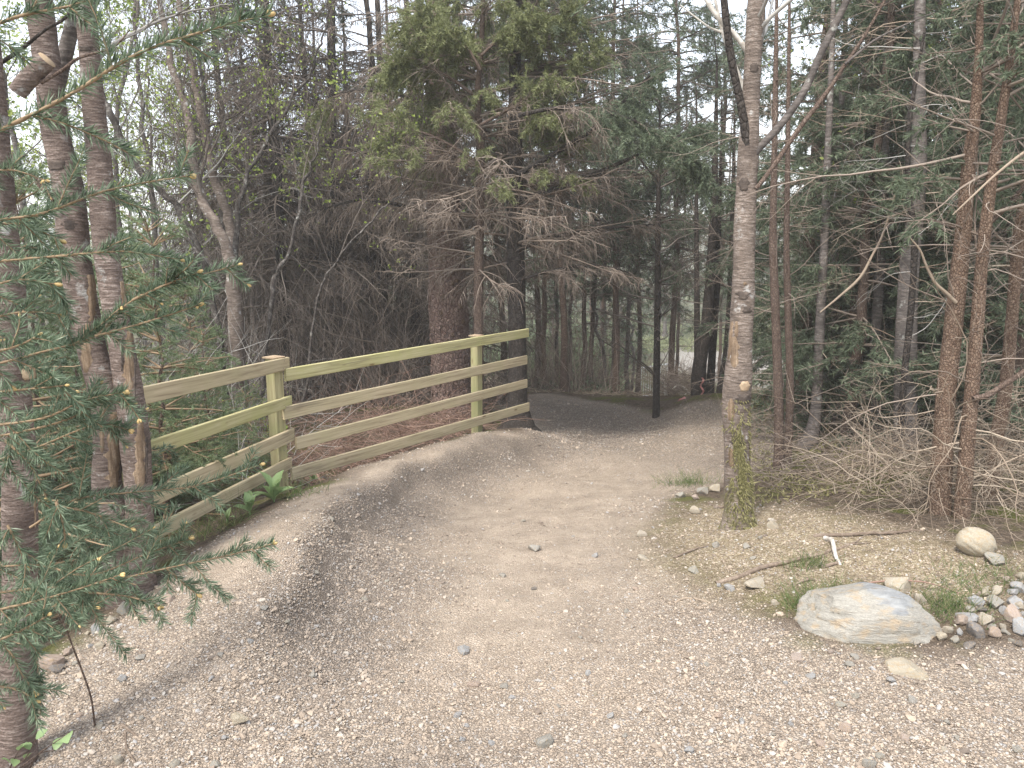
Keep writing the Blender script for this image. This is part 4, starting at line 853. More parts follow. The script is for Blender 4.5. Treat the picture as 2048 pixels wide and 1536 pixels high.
pole('larch_tree', 'dark leaning trunk in the cluster behind the far bank, streaked with white', [(1397,818,34),(1398,740,28),(1413,650,23),(1424,500,18),(1430,330,12),(1434,120,4)], 10.9, 'bark_dark', 403, 34, (.8, 5.5), (.5, 1.3), el=(20, 12), r0=.008)
pole('larch_tree', 'thin dark trunk second in the cluster behind the far bank', [(1418,805,17),(1425,700,15),(1434,560,12),(1440,380,7),(1444,200,3)], 11.2, 'bark_dark', 405, 24, (.8, 5), (.4, 1.1))
pole('larch_tree', 'dark trunk curving at its foot, nearest the scarred birch in the cluster', [(1438,808,24),(1446,760,19),(1456,690,17),(1462,560,13),(1466,380,8),(1470,200,3)], 11.0, 'bark_dark', 407, 24, (.8, 5), (.4, 1.1))
pole('larch_tree', 'straight black stem directly behind the streaked leaning trunk', [(1394,800,12),(1394,650,12),(1393,450,9),(1393,300,5),(1393,180,3)], 12.2, 'bark_dark', 409, 26, (.8, 5.5), (.4, 1.2))
pole('spruce_tree', 'thin reddish stem between the scarred birch and the green thicket', [(1557,940,24),(1558,880,19),(1556,760,18),(1550,600,17),(1546,480,15),(1549,300,12),(1552,100,9),(1556,-150,3)], 6.3, 'bark_thin', 411, 26, (.4, 4), (.3, .9), 'twig_brown')
pole('spruce_tree', 'thin brown stem with mossy foot just behind the thin reddish one', [(1572,932,20),(1578,850,16),(1580,760,15),(1577,650,14),(1573,500,12),(1575,350,10),(1578,100,7),(1580,-100,3)], 6.55, 'bark_thin', 413, 24, (.4, 4), (.3, .9), 'twig_brown')
pole('birch_tree', 'grey mossy trunk with spreading foot at the edge of the green thicket', [(1612,898,40),(1628,850,26),(1634,790,21),(1640,650,19),(1648,500,16),(1656,300,14),(1664,100,11),(1672,-200,4)], 7.3, 'bark_grey', 415, 26, (.5, 4.5), (.4, 1.), 'twig_pale')
pole('birch_tree', 'broad grey trunk deep in the green thicket', [(1812,950,46),(1811,800,44),(1813,640,40),(1820,520,36),(1832,420,32),(1838,300,28),(1838,150,24),(1840,0,20),(1842,-300,8)], 6.6, 'bark_grey', 417, 34, (.8, 4.5), (.5, 1.4), 'twig_pale', 12)
pole('birch_tree', 'thin dark crooked stem in front of the broad grey trunk', [(1800,930,13),(1806,780,13),(1822,620,13),(1829,480,13),(1816,370,11),(1818,250,10),(1830,170,8),(1850,60,5)], 6.0, 'bark_dark', 419, 14, (1., 3.5), (.4, 1.), 'twig_grey')
pole('birch_tree', 'slim pale stem rising through the thicket tops', [(1664,870,12),(1668,640,12),(1673,420,12),(1680,300,12),(1684,190,11),(1690,60,9),(1700,-150,5)], 8.6, 'bark_grey', 421, 24, (1.5, 5), (.5, 1.4), 'twig_grey')
pole('birch_tree', 'grey trunk with broken bark between the pale stem and the broad trunk', [(1748,900,22),(1752,700,21),(1758,560,20),(1764,480,18),(1770,300,15),(1775,50,11),(1780,-200,5)], 7.6, 'bark_grey', 423, 26, (1.2, 4.5), (.5, 1.3), 'twig_pale')
RT = []
for k, (lab, lst, Yd) in enumerate([
    ('thick orange brown conifer trunk, first of the three by the cream boulder', [(1878,1045,50),(1881,980,45),(1885,900,44),(1893,780,42),(1908,640,39),(1925,480,35),(1938,330,30),(1950,230,24),(1958,100,18),(1962,-100,11),(1966,-400,4)], 4.35),
    ('slimmer orange brown conifer trunk, middle one of the three by the cream boulder', [(1922,1045,36),(1930,950,33),(1937,860,32),(1942,800,30),(1955,640,28),(1966,500,26),(1985,350,24),(2005,220,20),(2025,80,16),(2045,-100,11),(2070,-500,4)], 4.25),
    ('leaning orange brown conifer trunk, last of the three by the cream boulder', [(1978,985,34),(1990,900,31),(2002,830,30),(2012,770,28),(2022,660,26),(2035,500,25),(2050,380,23),(2068,200,18),(2088,-100,10),(2110,-400,4)], 4.9)]):
    lst = [(a_, b_, c_ * .88) for a_, b_, c_ in lst]; o, pth, rd = hero('spruce_tree', lab, lst, Yd, 'bark_orange', n=80, sides=16, seed=430 + k, rough=.05)
    g = o.location[2]
    twigs_on(o, pth, rd, 12, (g + .7, g + 1.8), (.35, 1.0), M['twig_brown'], 445 + k, 'bare_branches', el=(4, 16), wig=.16, sec=4, ter=2, r0=.0034)
    twigs_on(o, pth, rd, 20, (g + .1, g + .75), (.35, 1.15), M['twig_pale'], 440 + k, el=(4, 16), wig=.2, sec=5, ter=2, r0=.0036)
    twigs_on(o, pth, rd, 14, (g + 1.4, g + 3.2), (.5, 1.3), M['twig_brown'], 450 + k, 'upper_branches', el=(25, 16), wig=.08, sec=5, ter=2, r0=.0052)
    tp = spruce_parts(460 + k, H_=pth[-1, 2] - g, path=pth - np.array(o.location), radii=rd, zlo=1.9, Lmax=1.1, dz=.25, nb=4, live_z=0, sec=11, ter=7, needle='needle_mid', nl=.045, nw=.009, nden=300, low=.8, zhi=4.4, bare=.3)
    for a, b_, c_ in tp[1:]: link(a, b_, o, c_)
    RT.append(o)
limb(RT[1], [(1946,798,12),(1975,790,12),(2010,768,11),(2050,742,10),(2110,700,6)], 4.2, M['bark_thin'], seed=471)
limb(RT[0], [(1912,605,8),(1895,588,7),(1870,565,6),(1852,530,5),(1840,500,4),(1815,470,2)], 4.3, M['twig_pale'], seed=472)
limb(RT[0], [(1940,480,12),(1985,440,12),(2025,400,11),(2060,360,8)], 4.4, M['bark_thin'], seed=473)
# a long pale dead bough crossing the thicket
o = thing('fallen_bough', 'long pale dead bough leaning across the green thicket', 'branch', stand(1650, Y=6.8)); limb(o, [(1640,625,3),(1680,592,5),(1720,555,6),(1745,510,5),(1765,470,5),(1790,390,3)], 6.8, M['twig_pale'], 'bough', seed=480)
limb(o, [(1905,430,2),(1940,397,4),(1985,355,5),(2030,318,6),(2070,290,6)], 3.9, M['twig_pale'], 'bough', seed=481)

# ------------------------------------------------------------------ stands of trees behind, each tree its own object, sharing shapes
dead = [spruce_parts(501 + k, H_=9 + k, r0=.11 - .02 * k, zlo=.5, zhi=6.2, Lmax=2.4, dz=.24, nb=6, live_z=6.0, tip=1.1, sec=12, ter=8, bark='bark_dark', twig='twig_dark', needle='needle_dark', nl=.08, nw=.014, nden=50, droop=.06, hang=.33, tlen=(.1, .3), low=.75, tr=.004, elev=(-8, 0, 35)) for k in range(2)]
green = [spruce_parts(511 + k, H_=7 + 1.5 * k, r0=.055 + .01 * k, zlo=.25, Lmax=1.25 + .1 * k, dz=.24, nb=6, live_z=.4, tip=.2, sec=13, ter=7, zhi=5.2, bare=.35, bark='bark_thin', twig='twig_pale' if k == 1 else 'twig_brown', needle='needle_mid', nl=.06, nw=.013, nden=150, droop=.05, hang=.14, tlen=(.06, .2), low=.85, tr=.003, elev=(0, 12, 40), prof=.6) for k in range(3)]
farc = [spruce_parts(521 + k, H_=12, r0=.12, zlo=.4, Lmax=2.3, dz=.5, nb=5, live_z=1.5 + 2 * k, tip=.4, sec=6, ter=4, bark='bark_grey', twig='twig_brown', needle='needle_mid', nl=.16, nw=.034, nden=30, droop=.04, hang=.15, tlen=(.15, .4), tr=.007, low=.7) for k in range(2)]
birchp = [birch_parts(531 + k, H_=7 + k, r0=.05, lean=(.4 - .4 * k, 0), leaf_n=1 + 2 * k, lsz=.05, nbr=24, twig='twig_grey' if k == 1 else 'twig_dark', wig=.05, sec=6) for k in range(3)]
polep = [spruce_parts(541 + k, H_=9, r0=.055, zlo=.6, Lmax=1.0, dz=.4, nb=4, live_z=5, tip=1.1, sec=5, ter=3, bark='bark_thin' if k else 'bark_grey', twig='twig_brown', needle='needle_mid', nl=.09, nw=.015, nden=25, tr=.004) for k in range(2)]
tall = [spruce_parts(571 + k, H_=10, r0=.06, zlo=2.3, zhi=6.8, Lmax=2.5, dz=.26, nb=6, live_z=3.4 + .5 * k, tip=.55, sec=11, ter=7, bark='bark_thin', twig='twig_dark', needle='needle_mid' if k == 0 else 'needle_dark', nl=.08, nw=.014, nden=70, droop=.05, hang=.3, tlen=(.1, .3), low=.6, tr=.004, bare=.6, elev=(-3, 4, 35), lean=(.2 * k, 0)) for k in range(2)]
PROTO = {}
rnd = random.Random(12)
MARKS = [(-400, 'left of the slim dark trunk'), (30, 'left of the double stemmed tree'), (260, 'between double stemmed tree and birch clump'), (470, 'between birch clump and stout reddish trunk'),
         (800, 'close around the stout reddish trunk'), (1000, 'behind the dark trunk at the fence end'), (1120, 'left of the black pole'), (1312, 'right of the black pole'), (1480, 'just right of the scarred birch'),
         (1640, 'left of the broad grey trunk'), (1820, 'right of the broad grey trunk'), (1900, 'among the three orange brown trunks'), (2010, 'beyond the last orange brown trunk')]
STANDS = []
ORD = ['nearest', 'second nearest', 'third nearest', 'fourth nearest', 'fifth nearest', 'sixth nearest', 'seventh nearest', 'eighth nearest', 'ninth nearest']
def label_stands():
    d = {}
    for o, px, Y, kind in STANDS:
        mk = [t for x, t in MARKS if x <= px][-1]; d.setdefault((kind, mk), []).append((Y, o))
    for (kind, mk), l in d.items():
        l.sort(key=lambda q: q[0])
        if kind.startswith('distant'):
            for Y, o in l: o['label'] = 'distant conifer in the far wood ' + mk
            continue
        for i, (Y, o) in enumerate(l): o['label'] = kind + (', ' + ORD[min(i, 8)] + ' of those' if len(l) > 1 else '') + ' ' + mk
def stand_tree(key, parts, px, Y, name, label, group, sc=1., cat='tree', short=None):
    p = stand(px, Y=Y); 
    if key not in PROTO:
        o = make(parts, name, label, cat, group, p, rnd.uniform(0, 6.28), sc); PROTO[key] = o
    else:
        o = copy_tree(PROTO[key]); o.location = p; o['label'] = label; o['group'] = group; o.rotation_euler = (rnd.uniform(-.02, .02), rnd.uniform(-.02, .02), rnd.uniform(0, 6.28)); s = sc * rnd.uniform(.88, 1.12); o.scale = (s, s, s)
    if short: STANDS.append((o, px, Y, short))
    return o
for px, Y in [(470,12.8),(420,15),(772,12.6),(580,11.2),(742,12.6),(668,11.8),(640,13),(832,13.8),(590,12),(560,14.5),(720,15),(800,15.5),(880,16),(960,13.5),(660,17),(520,17)]:
    stand_tree('dead%d' % (int(px) % 2 if px % 5 else 1), dead[int(px) % 2 if px % 5 else 1], px, Y, 'spruce_tree', 'dark trunked spruce with drooping dead twigs in the shaded stand behind the fence', 'shaded spruces behind the fence', .95, short='dead twigged spruce')
for k, (px, Y) in enumerate([(1130,12.2),(1232,13.4),(1340,14),(1075,14.8),(1420,15),(1275,18),(1180,17),(1010,15),(1480,24)]):
    stand_tree('tall%d' % (k % 2), tall[k % 2], px, Y, 'spruce_tree', 'tall spruce', 'tall spruces over the far bank', 1.0, short='tall high crowned spruce')
for k, (px, Y) in enumerate([(1700,7.4),(2020,6.4),(1600,9.2),(1700,8.2),(1780,9.4),(1860,8.2),(1950,7.4),(2040,6.6),(1660,11),(1920,10.5),(2010,9.5),(2100,8.2),(1980,13),(2080,12),(1700,10),(1900,9),(2060,10),(1720,14),(2050,15.5),(1640,15),(1760,16),(2150,10)]):
    stand_tree('green%d' % (k % 3), green[k % 3], px, Y, 'spruce_tree', 'densely needled green spruce in the thicket right of the trail', 'green spruces of the thicket', short='green needled spruce')
for k, (px, Y) in enumerate([(1250,17),(1200,20),(1140,18),(1440,24),(1100,22),(1165,14.5),(1225,14),(1350,20),(1115,16.5),(1090,14),(1240,28),(1180,26)]):
    stand_tree('pole%d' % (k % 2), polep[k % 2], px, Y, 'larch_tree', 'thin bare stemmed conifer beyond the far bank', 'thin conifers beyond the far bank', short='thin bare conifer')
for k, (px, Y) in enumerate([(60,9),(150,11.5),(250,10),(330,12),(30,14),(420,13),(200,16),(380,16.5),(520,11),(100,19),(300,20),(120,8.5),(210,12.5),(350,10.5),(270,14.5),(390,11.5),(60,16.5),(1210,15.5),(1260,20),(1720,9),(1840,9)]):
    stand_tree('birchp%d' % (k % 3 if px < 600 else 0), birchp[k % 3 if px < 600 else 0], px, Y, 'birch_tree', 'thin birch with fresh yellow green leaves among the trees behind' if px < 600 else 'thin bare birch standing among the conifers behind', 'thin birches left behind the fence' if px < 600 else 'thin birches among the conifers', .9, short='thin birch')
k = 0
for Y in (22, 27, 33, 40, 54, 62, 75):
    for px in range(-250, 2350, 190 if Y < 40 else 170 if Y < 50 else 110):
        if Y > 70 and not 950 < px < 1800: continue
        q = px + rnd.uniform(-80, 80); yy = Y + rnd.uniform(-2.5, 2.5)
        if 1290 < q < 1700 and yy < 52: continue
        if 1080 < q < 1300 and yy < 36 and rnd.random() < .6: continue
        if 120 < q < 420 and yy < 60 and rnd.random() < .7: continue
        k += 1; stand_tree('far%d' % (k % 2), farc[k % 2], q, yy, 'conifer_tree', 'distant conifer in the wood beyond the clearing', 'distant conifers', 1.0 if q > 450 else .7, short='distant conifer far')

label_stands()
# saplings on the outer side of the berm
sap = [spruce_parts(551 + k, H_=2.0 + .5 * k, r0=.02, zlo=.1, Lmax=.95, dz=.13, nb=5, live_z=-1, tip=.2, sec=14, ter=9, bark='bark_thin', twig='twig_shoot', needle='needle_near' if k == 0 else 'needle_fresh', nl=.028, nw=.0055, nden=480, droop=.03, hang=.03, tlen=(.05, .14), low=1., tr=.0016, prof=.6, elev=(0, 15, 45)) for k in range(2)]
for k, (px, Y, lab) in enumerate([(90,3.5,'bushy young spruce between the slim dark trunk and the double stemmed tree'),(340,4.9,'young pale green spruce behind the lowest left rails of the fence'),(-20,4.4,'bushy young spruce behind the slim dark trunk'),(420,6.2,'young spruce in the gap behind the near fence panel'),(180,5.4,'young spruce half hidden behind the double stemmed tree'),(500,7.2,'low young spruce beyond the middle of the near fence panel'),(255,6.6,'pale green young spruce glimpsed behind the double stemmed tree'),(130,5.0,'pale young spruce left of the double stemmed tree'),(400,7.8,'pale green young spruce under the leaning birches'),(40,6.2,'pale young spruce deep at the left edge')]):
    o = stand_tree('sap%d' % (0 if k in (0, 2) else 1), sap[0 if k in (0, 2) else 1], px, Y, 'young_spruce', lab, 'young spruces by the fence', [1., .85, 1.05, .65, .9, .5, 1., .95, .8, 1.1][k]); del o['group']

# ------------------------------------------------------------------ the spruce whose branches hang into view beside the viewer
near_base = np.array([-1.75, 1.45, H(-1.75, 1.45)])
fg = thing('spruce_tree', 'near spruce reaching blue green needled branches with orange buds over the gravel edge', 'tree', near_base)
pth = np.stack([np.full(20, 0.) + .02 * np.sin(np.arange(20)), np.zeros(20), np.linspace(-.3, 3.6, 20)], 1); mb = MB(); mb.add(*trunk_geo(pth, np.linspace(.05, .012, 20), 12, 600, .06)); mb.obj('trunk', M['bark_thin'], fg)
_bv, _bf = ICO[1]
mb = MB(); mb.add(_bv * np.array([.0042, .0042, .0075]) * (1 + .1 * noise3(_bv, 2)[:, None]), None, _bf); BUD = mb.mesh('bud', M['bud'])
FGB = [  # picture path of each branch, distance at its two ends, how many side shoots
 ([(-60,290),(130,195),(270,110),(400,65),(535,30)],1.0,1.06,4),([(-60,70),(40,32),(140,12),(200,-10)],1.1,1.15,4),
 ([(-60,445),(60,432),(120,415),(200,385),(290,365),(380,352)],1.25,1.3,4),([(-60,455),(40,448),(120,480)],1.3,1.35,3),([(-60,528),(120,512),(250,503),(360,520)],1.25,1.3,3),
 ([(-60,590),(30,560),(110,568)],1.2,1.25,3),([(-60,648),(40,625),(120,628)],1.25,1.3,3),([(-60,742),(80,705),(190,672),(265,600),(370,560),(475,530)],1.28,1.32,5),
 ([(190,672),(300,642),(397,610)],1.29,1.33,2),([(265,600),(330,570),(395,545)],1.3,1.3,3),([(-60,722),(0,702),(40,690),(75,672)],1.1,1.1,3),([(-60,788),(60,778),(128,771)],1.2,1.2,3),
 ([(-60,855),(80,838),(170,800),(247,785)],1.3,1.32,5),([(-60,885),(100,850),(170,822),(200,795)],1.35,1.35,5),([(-60,935),(60,900),(190,850),(258,860)],1.4,1.4,6),
 ([(10,880),(60,930),(95,1000)],1.4,1.4,4),([(60,1055),(150,1000),(260,985),(390,972),(520,930)],1.42,1.45,6),([(-60,1192),(90,1175),(170,1172),(340,1135),(450,1112),(545,1088)],1.36,1.4,7),
 ([(-60,1232),(60,1205),(150,1180),(240,1150)],1.25,1.25,5),([(90,1010),(170,1022),(262,1057)],1.4,1.4,4),([(15,1050),(35,1090),(54,1132)],1.3,1.3,3),
 ([(112,1003),(125,1042),(131,1085)],1.3,1.3,3),([(-40,1240),(15,1298),(45,1350),(70,1382)],1.25,1.25,2),([(-40,1368),(30,1378),(72,1400)],1.25,1.25,3),
 ([(-60,1305),(40,1262),(95,1232)],1.2,1.2,4),
 ([(130,1182),(250,1192),(318,1212)],1.38,1.38,5),([(335,1138),(368,1168),(395,1188)],1.4,1.4,3),([(-60,350),(20,340),(90,360)],1.4,1.4,3),
 ([(-60,1140),(70,1130),(180,1150),(300,1105),(380,1078)],1.55,1.55,8),([(-60,1270),(30,1240),(120,1210),(190,1215)],1.5,1.5,6)]
r = rg(611)
for bi, (lst, ya, yb, ns) in enumerate(FGB):
    k = len(lst); P3 = smooth_path(np.array([at_d(x, y, ya * 1.0 + (yb - ya) * i / (k - 1)) for i, (x, y) in enumerate(lst)]), 24) - near_base
    L = np.linalg.norm(np.diff(P3, axis=0), axis=1).sum()
    ob = MB(); ob.add(*tubes(P3[None], np.linspace(.0026, .0012, 24)[None] * (1 + .12 * r.normal(size=(1, 24))), 6)); T = nrm(np.gradient(P3, axis=0))
    t = np.linspace(.12, .93, ns) + r.normal(size=ns) * .03; p, tt = samp(P3[None], np.zeros(ns, int), np.clip(t, .02, .97)); toc = nrm(np.array([0, 0, CAMZ]) - near_base - p)
    sv = nrm(np.cross(tt, toc)); sg = np.where(np.arange(ns) % 2 == 0, 1., -1.)[:, None]; a = R(1) * (48 + 10 * r.normal(size=ns))
    d = tt * np.cos(a)[:, None] + sv * sg * np.sin(a)[:, None] + toc * (r.normal(size=ns) * .35)[:, None]; d[:, 2] -= .12
    Ls = np.clip(.42 * L * (1.1 - t), .05, .2) * r.uniform(.6, 1.2, ns); S = grow(p, d, Ls, 8, .07, .02, r, .05)
    ob.add(*tubes(S, rad(np.full(ns, .0013), .0008, 8), 5)); o = ob.obj('branch', M['twig_shoot'], fg)
    nb2 = MB(); k1 = int(L * 1700); nb2.add(*needles(P3[None], np.zeros(k1, int), (.05 + .95 * r.random(k1)), .0225, .0019, R(50), r, .3, True))
    kk = np.maximum(8, (Ls * 1900).astype(int)); id_ = np.repeat(np.arange(ns), kk); nb2.add(*needles(S, id_, r.random(len(id_)), .0215, .0019, R(48), r, .3, True))
    nb2.obj('needles', M['needle_near'], o, smooth=False, kind='stuff')
    tips = [(P3[-1], T[-1])] + [(S[i, -1], nrm(S[i, -1] - S[i, -2])) for i in range(ns) if r.random() < .22]
    for ti, (q, dd) in enumerate(tips):
        for j in range(1 + int(r.random() * (2.4 if ti == 0 else 1.3))):
            b_ = link('bud', BUD, o); e = nrm(dd + (0 if j == 0 else .8) * r.normal(size=3)); b_.location = q + e * .005; b_.rotation_mode = 'QUATERNION'; b_.rotation_quaternion = Vector(e).to_track_quat('Z', 'Y'); f_ = r.uniform(.75, 1.25) * (.75 if ti == 0 else .5); b_.scale = (f_, f_, f_)

# ------------------------------------------------------------------ stones
v, f = rock_v(77, 4, cuts=0, rough=.0)
v = ICO[4][0].copy(); 
for nn, dd in [((-.1,-.75,.5),.62),((0,-1,-.1),.72),((.55,-.5,.35),.66),((.3,.1,1),.62),((-.25,.1,1),.66),((-.9,-.2,.3),.74),((.8,.1,.55),.62),((0,.9,.3),.7),((-.6,-.6,.1),.74)]:
    nn = nrm(np.array(nn)); e = v @ nn - dd - .03 * noise3(v, 2.2, 3); v = v - np.where(e > 0, e, 0)[:, None] * nn
v = v + nrm(v) * (.02 * noise3(v, 3., 5) + .022 * np.round(2 * noise3(v * np.array([.6, 1, 3.]), 3.2, 6)) + .014 * noise3(v * np.array([1, 1, 2.]), 17., 7))[:, None]
v[:, 2] += .25 * np.exp(-((v[:, 0] - .15) / .5) ** 2) * (v[:, 2] > 0)
mb = MB(); mb.add(v, None, ICO[4][1]); m = M['stone_pale'].copy(); m.name = 'boulder stone'; nt = m.node_tree; n = N(nt); b = [x for x in nt.nodes if x.type == 'BSDF_PRINCIPLED'][0]; src = b.inputs['Base Color'].links[0].from_socket
v0 = n.coord('Object'); sx = nt.nodes.new('ShaderNodeSeparateXYZ'); nt.links.new(v0, sx.inputs[0])
st = n.math('ADD', n.math('MULTIPLY', n.math('ABSOLUTE', n.math('SUBTRACT', sx.outputs[0], .18)), -1.4), n.math('ADD', n.math('MULTIPLY', sx.outputs[2], .9), n.math('MULTIPLY', n.noise(n.coord('Object', (2, 2, 3)), 2.5, 5, .65), .8)))
c = n.mix(n.ramp(st, [(.62, 0.), (.74, .85)]), src, n.ramp(n.noise(v0, 6, 4), [(.3, (.17, .18, .19)), (.7, (.31, .315, .31))]))
ck = n.noise(n.coord('Object', (1.2, 1.2, 6)), 2.2, 6, .7, 1.2); c = n.mix(n.ramp(ck, [(.36, .65), (.42, 0.)]), c, (.16, .13, .095)); n.col(b, c)
BOULDER = mb.mesh('boulder', m)
p = G(1775, 1288); o = link('boulder', BOULDER); s_ = m_per_px(p) * 285 / 2 * 1.12; o.scale = (s_, s_ * .62, s_ * .5); o.location = (p[0], p[1] + s_ * .42, p[2] + s_ * .1); o.rotation_euler = (R(-12), R(3), R(-6))
tag(o, 'large flat faced pale boulder with a grey streak lying at the trail edge', 'boulder')
v = ICO[4][0] * (1 + .14 * noise3(ICO[4][0], 1.3, 9)[:, None] + .02 * noise3(ICO[4][0], 7, 9)[:, None]); mb = MB(); mb.add(v, None, ICO[4][1]); RB = mb.mesh('boulder', M['stone_cream'])
p = G(1965, 1118); o = link('boulder', RB); s_ = m_per_px(p) * 42; o.scale = (s_ * 1.0, s_ * .8, s_ * .72); o.location = (p[0], p[1] + .06, p[2] + s_ * .5); o.rotation_euler = (0, R(25), R(10))
tag(o, 'smooth rounded cream boulder under the dead twigs of the orange brown trunks', 'boulder')
KC = {'p': 'stone_pale', 'c': 'stone_cream', 'g': 'stone_grey', 'k': 'stone_pink', 'd': 'stone_dark'}
KN = {'p': 'pale', 'c': 'cream coloured', 'g': 'grey', 'k': 'pinkish', 'd': 'dark'}
def S8(x, y): return 1348 + x * .349, 1000 + y * .349
def S7(x, y): return x * .349, 1000 + y * .349
def S5(x, y): return 700 + x * .3256, 1000 + y * .3256
pile = [(1780,530,70,60,'c'),(1845,545,90,55,'c'),(1755,560,50,34,'k'),(1725,595,130,66,'g'),(1840,605,110,80,'p'),(1950,590,140,46,'g'),(1985,455,70,60,'c'),(1975,510,90,60,'g'),(1905,462,60,38,'k'),(1940,548,70,44,'g'),(1975,622,70,52,'c'),(1950,675,130,100,'k'),(1975,750,110,84,'g'),(1680,675,140,56,'g'),(1650,708,90,60,'k'),(1800,692,110,62,'c'),(1720,760,150,90,'d'),(1820,742,70,44,'p'),(1885,728,60,60,'c'),(1835,772,80,64,'k'),(1575,758,80,48,'c'),(1530,788,80,48,'c'),(1615,802,60,52,'p'),(1850,797,50,36,'c'),(1895,767,60,34,'p'),(1690,842,90,34,'d'),(1640,764,50,40,'g'),(1395,832,45,30,'p'),(1970,832,60,40,'d'),(1700,640,60,40,'p'),(1890,640,60,44,'g'),(1760,640,60,40,'d'),(1930,820,44,30,'p'),(1990,660,40,60,'g')]
HEAP = {}
for x, y, w, h_, c_ in pile:
    a, b_ = S8(x, y + h_ * .3); HEAP.setdefault(c_, []).append((x, stone(int(a), int(b_), w * .349, h_ * .349 * 1.15, KC[c_], 'stone in the heap', KN[c_] + ' stones of the heap', sink=.25)))
for c_, l in HEAP.items():
    for i, (x, o) in enumerate(sorted(l, key=lambda q: q[0])): o['label'] = NTH[i] + ' ' + KN[c_] + ' stone from the left in the heap beside the large boulder'
for x, y, w, h_, c_, lab in [(1260,490,190,95,'c','cream stone resting behind the top of the large boulder'),(1840,345,140,62,'p','flat pale stone under the smooth rounded cream boulder'),(1300,958,280,44,'c','long flat bone pale slab sunk in the gravel before the large boulder'),(830,535,84,52,'c','cream stone at the upper shoulder of the large boulder by the grass'),(560,145,90,52,'c','cream stone just right of the scarred birch foot'),(120,62,62,54,'c','yellowish stone left of the scarred birch foot'),(470,478,150,52,'c','broad cream slab lying beside the long dead stick'),(1410,575,90,90,'c','cream stone wedged against the right slope of the large boulder')]:
    a, b_ = S8(x, y + h_ * .3); stone(int(a), int(b_), w * .349, h_ * .349 * 1.15, KC[c_], lab, None, sink=.85 if 'bone' in lab else .3)
s7 = [(705,625,90,90,'p','tilted pale stone at the berm edge under the spruce needles'),(960,580,95,55,'k','orange pink stone on the berm edge under the spruce needles'),(555,750,74,50,'g','bluish white stone at the dark gap in the berm edge'),(650,690,90,46,'c','mossy cream stone on the berm edge'),(580,845,78,44,'c','cream stone below the bluish white one at the berm edge'),(285,935,160,130,'k','large flat brownish stone at the foot of the slim dark trunk'),(330,975,92,56,'d','dark stone against the large flat brownish one'),(1370,1275,130,48,'c','cream and orange slab half sunk in the near gravel'),(705,1035,78,54,'g','grey flat stone on the near gravel slope'),(680,1508,92,62,'c','cream stone at the lower edge below the broad leaved sprig')]
for x, y, w, h_, c_, lab in s7: a, b_ = S7(x, y + h_ * .3); stone(int(a), int(b_), w * .349, h_ * .349 * 1.1, KC[c_], lab, None)
loose = [(S8, [(490,220,38,26,'p'),(420,270,55,50,'p'),(240,258,58,38,'p'),(455,340,42,26,'p'),(120,412,80,46,'p'),(320,512,74,38,'g'),(260,497,44,28,'g'),(575,582,64,42,'c'),(190,945,48,28,'p'),(1010,962,64,30,'p'),(1035,908,74,28,'p'),(785,1018,68,32,'g'),(955,1188,72,38,'p'),(1040,1122,62,42,'p'),(1365,1152,74,38,'p'),(1250,1048,72,34,'g'),(845,1412,80,46,'k'),(985,1322,95,42,'k'),(255,1242,64,32,'k'),(670,1282,48,36,'g'),(565,1342,44,42,'p'),(1110,1506,105,60,'p'),(1970,1442,64,40,'p'),(390,1282,54,32,'g'),(1320,1357,84,34,'k'),(895,882,54,28,'k'),(705,908,84,32,'k'),(1755,958,54,38,'c'),(1640,952,74,28,'k'),(300,760,60,26,'k'),(1180,1500,60,36,'p'),(1560,1290,50,30,'p'),(1800,1215,64,30,'k'),(1720,1040,50,30,'c'),(1620,1375,40,30,'p'),(220,1060,30,22,'p'),(640,1050,50,26,'g'),(80,1450,70,40,'g'),(1550,1445,50,34,'c'),(860,1105,40,30,'c')]),
 (S7, [(500,768,44,42,'c'),(520,838,48,32,'g'),(395,892,64,42,'k'),(225,1245,64,60,'c'),(810,917,80,32,'p'),(1265,917,58,32,'p'),(1000,1512,84,46,'p'),(1795,1028,48,40,'p'),(460,1232,64,32,'k'),(580,1292,74,28,'c'),(1240,1517,74,40,'p'),(1440,832,38,34,'g'),(1520,632,64,24,'p'),(1645,722,54,32,'p'),(1210,1030,44,40,'g'),(1110,830,40,26,'c'),(1290,1365,44,28,'g'),(430,945,44,30,'p'),(1210,1380,24,20,'p'),(815,1270,40,30,'p'),(1640,1370,30,26,'g'),(900,740,40,24,'c'),(1560,900,34,22,'k'),(1840,700,34,30,'k'),(1730,385,30,26,'p'),(1815,420,44,24,'p'),(1900,110,44,24,'p')]),
 (S5, [(1790,217,70,42,'c'),(1800,360,80,38,'c'),(1510,352,54,34,'g'),(1065,127,40,20,'p'),(1225,1037,36,40,'c'),(700,932,110,64,'g'),(1280,1287,40,38,'p'),(1605,1322,54,38,'g'),(935,472,64,24,'p'),(560,437,44,18,'p'),(1700,687,50,24,'p'),(1130,552,44,22,'d'),(970,630,30,16,'p'),(1755,548,50,24,'k'),(945,1150,64,30,'p'),(760,1140,90,40,'k'),(990,1215,50,24,'g'),(660,1330,60,34,'g'),(1510,1210,36,46,'c'),(1460,1075,44,30,'g'),(1415,855,40,26,'p'),(320,1115,36,22,'p'),(230,515,34,20,'p'),(90,615,40,24,'p'),(90,1145,54,26,'k'),(720,1410,44,30,'g'),(690,1490,60,34,'g'),(870,1495,54,30,'g'),(1690,1470,44,36,'p'),(310,1130,40,20,'p'),(1370,226,28,16,'p')])]
LOOSE = []
for fn, lst in loose:
    for x, y, w, h_, c_ in lst: a, b_ = fn(x, y + h_ * .3); LOOSE.append((c_, a, b_, w, stone(int(a), int(b_), w * .34, h_ * .34 * 1.1, KC[c_], 'small stone', 'loose ' + KN[c_] + ' stones on the trail', sink=.45)))
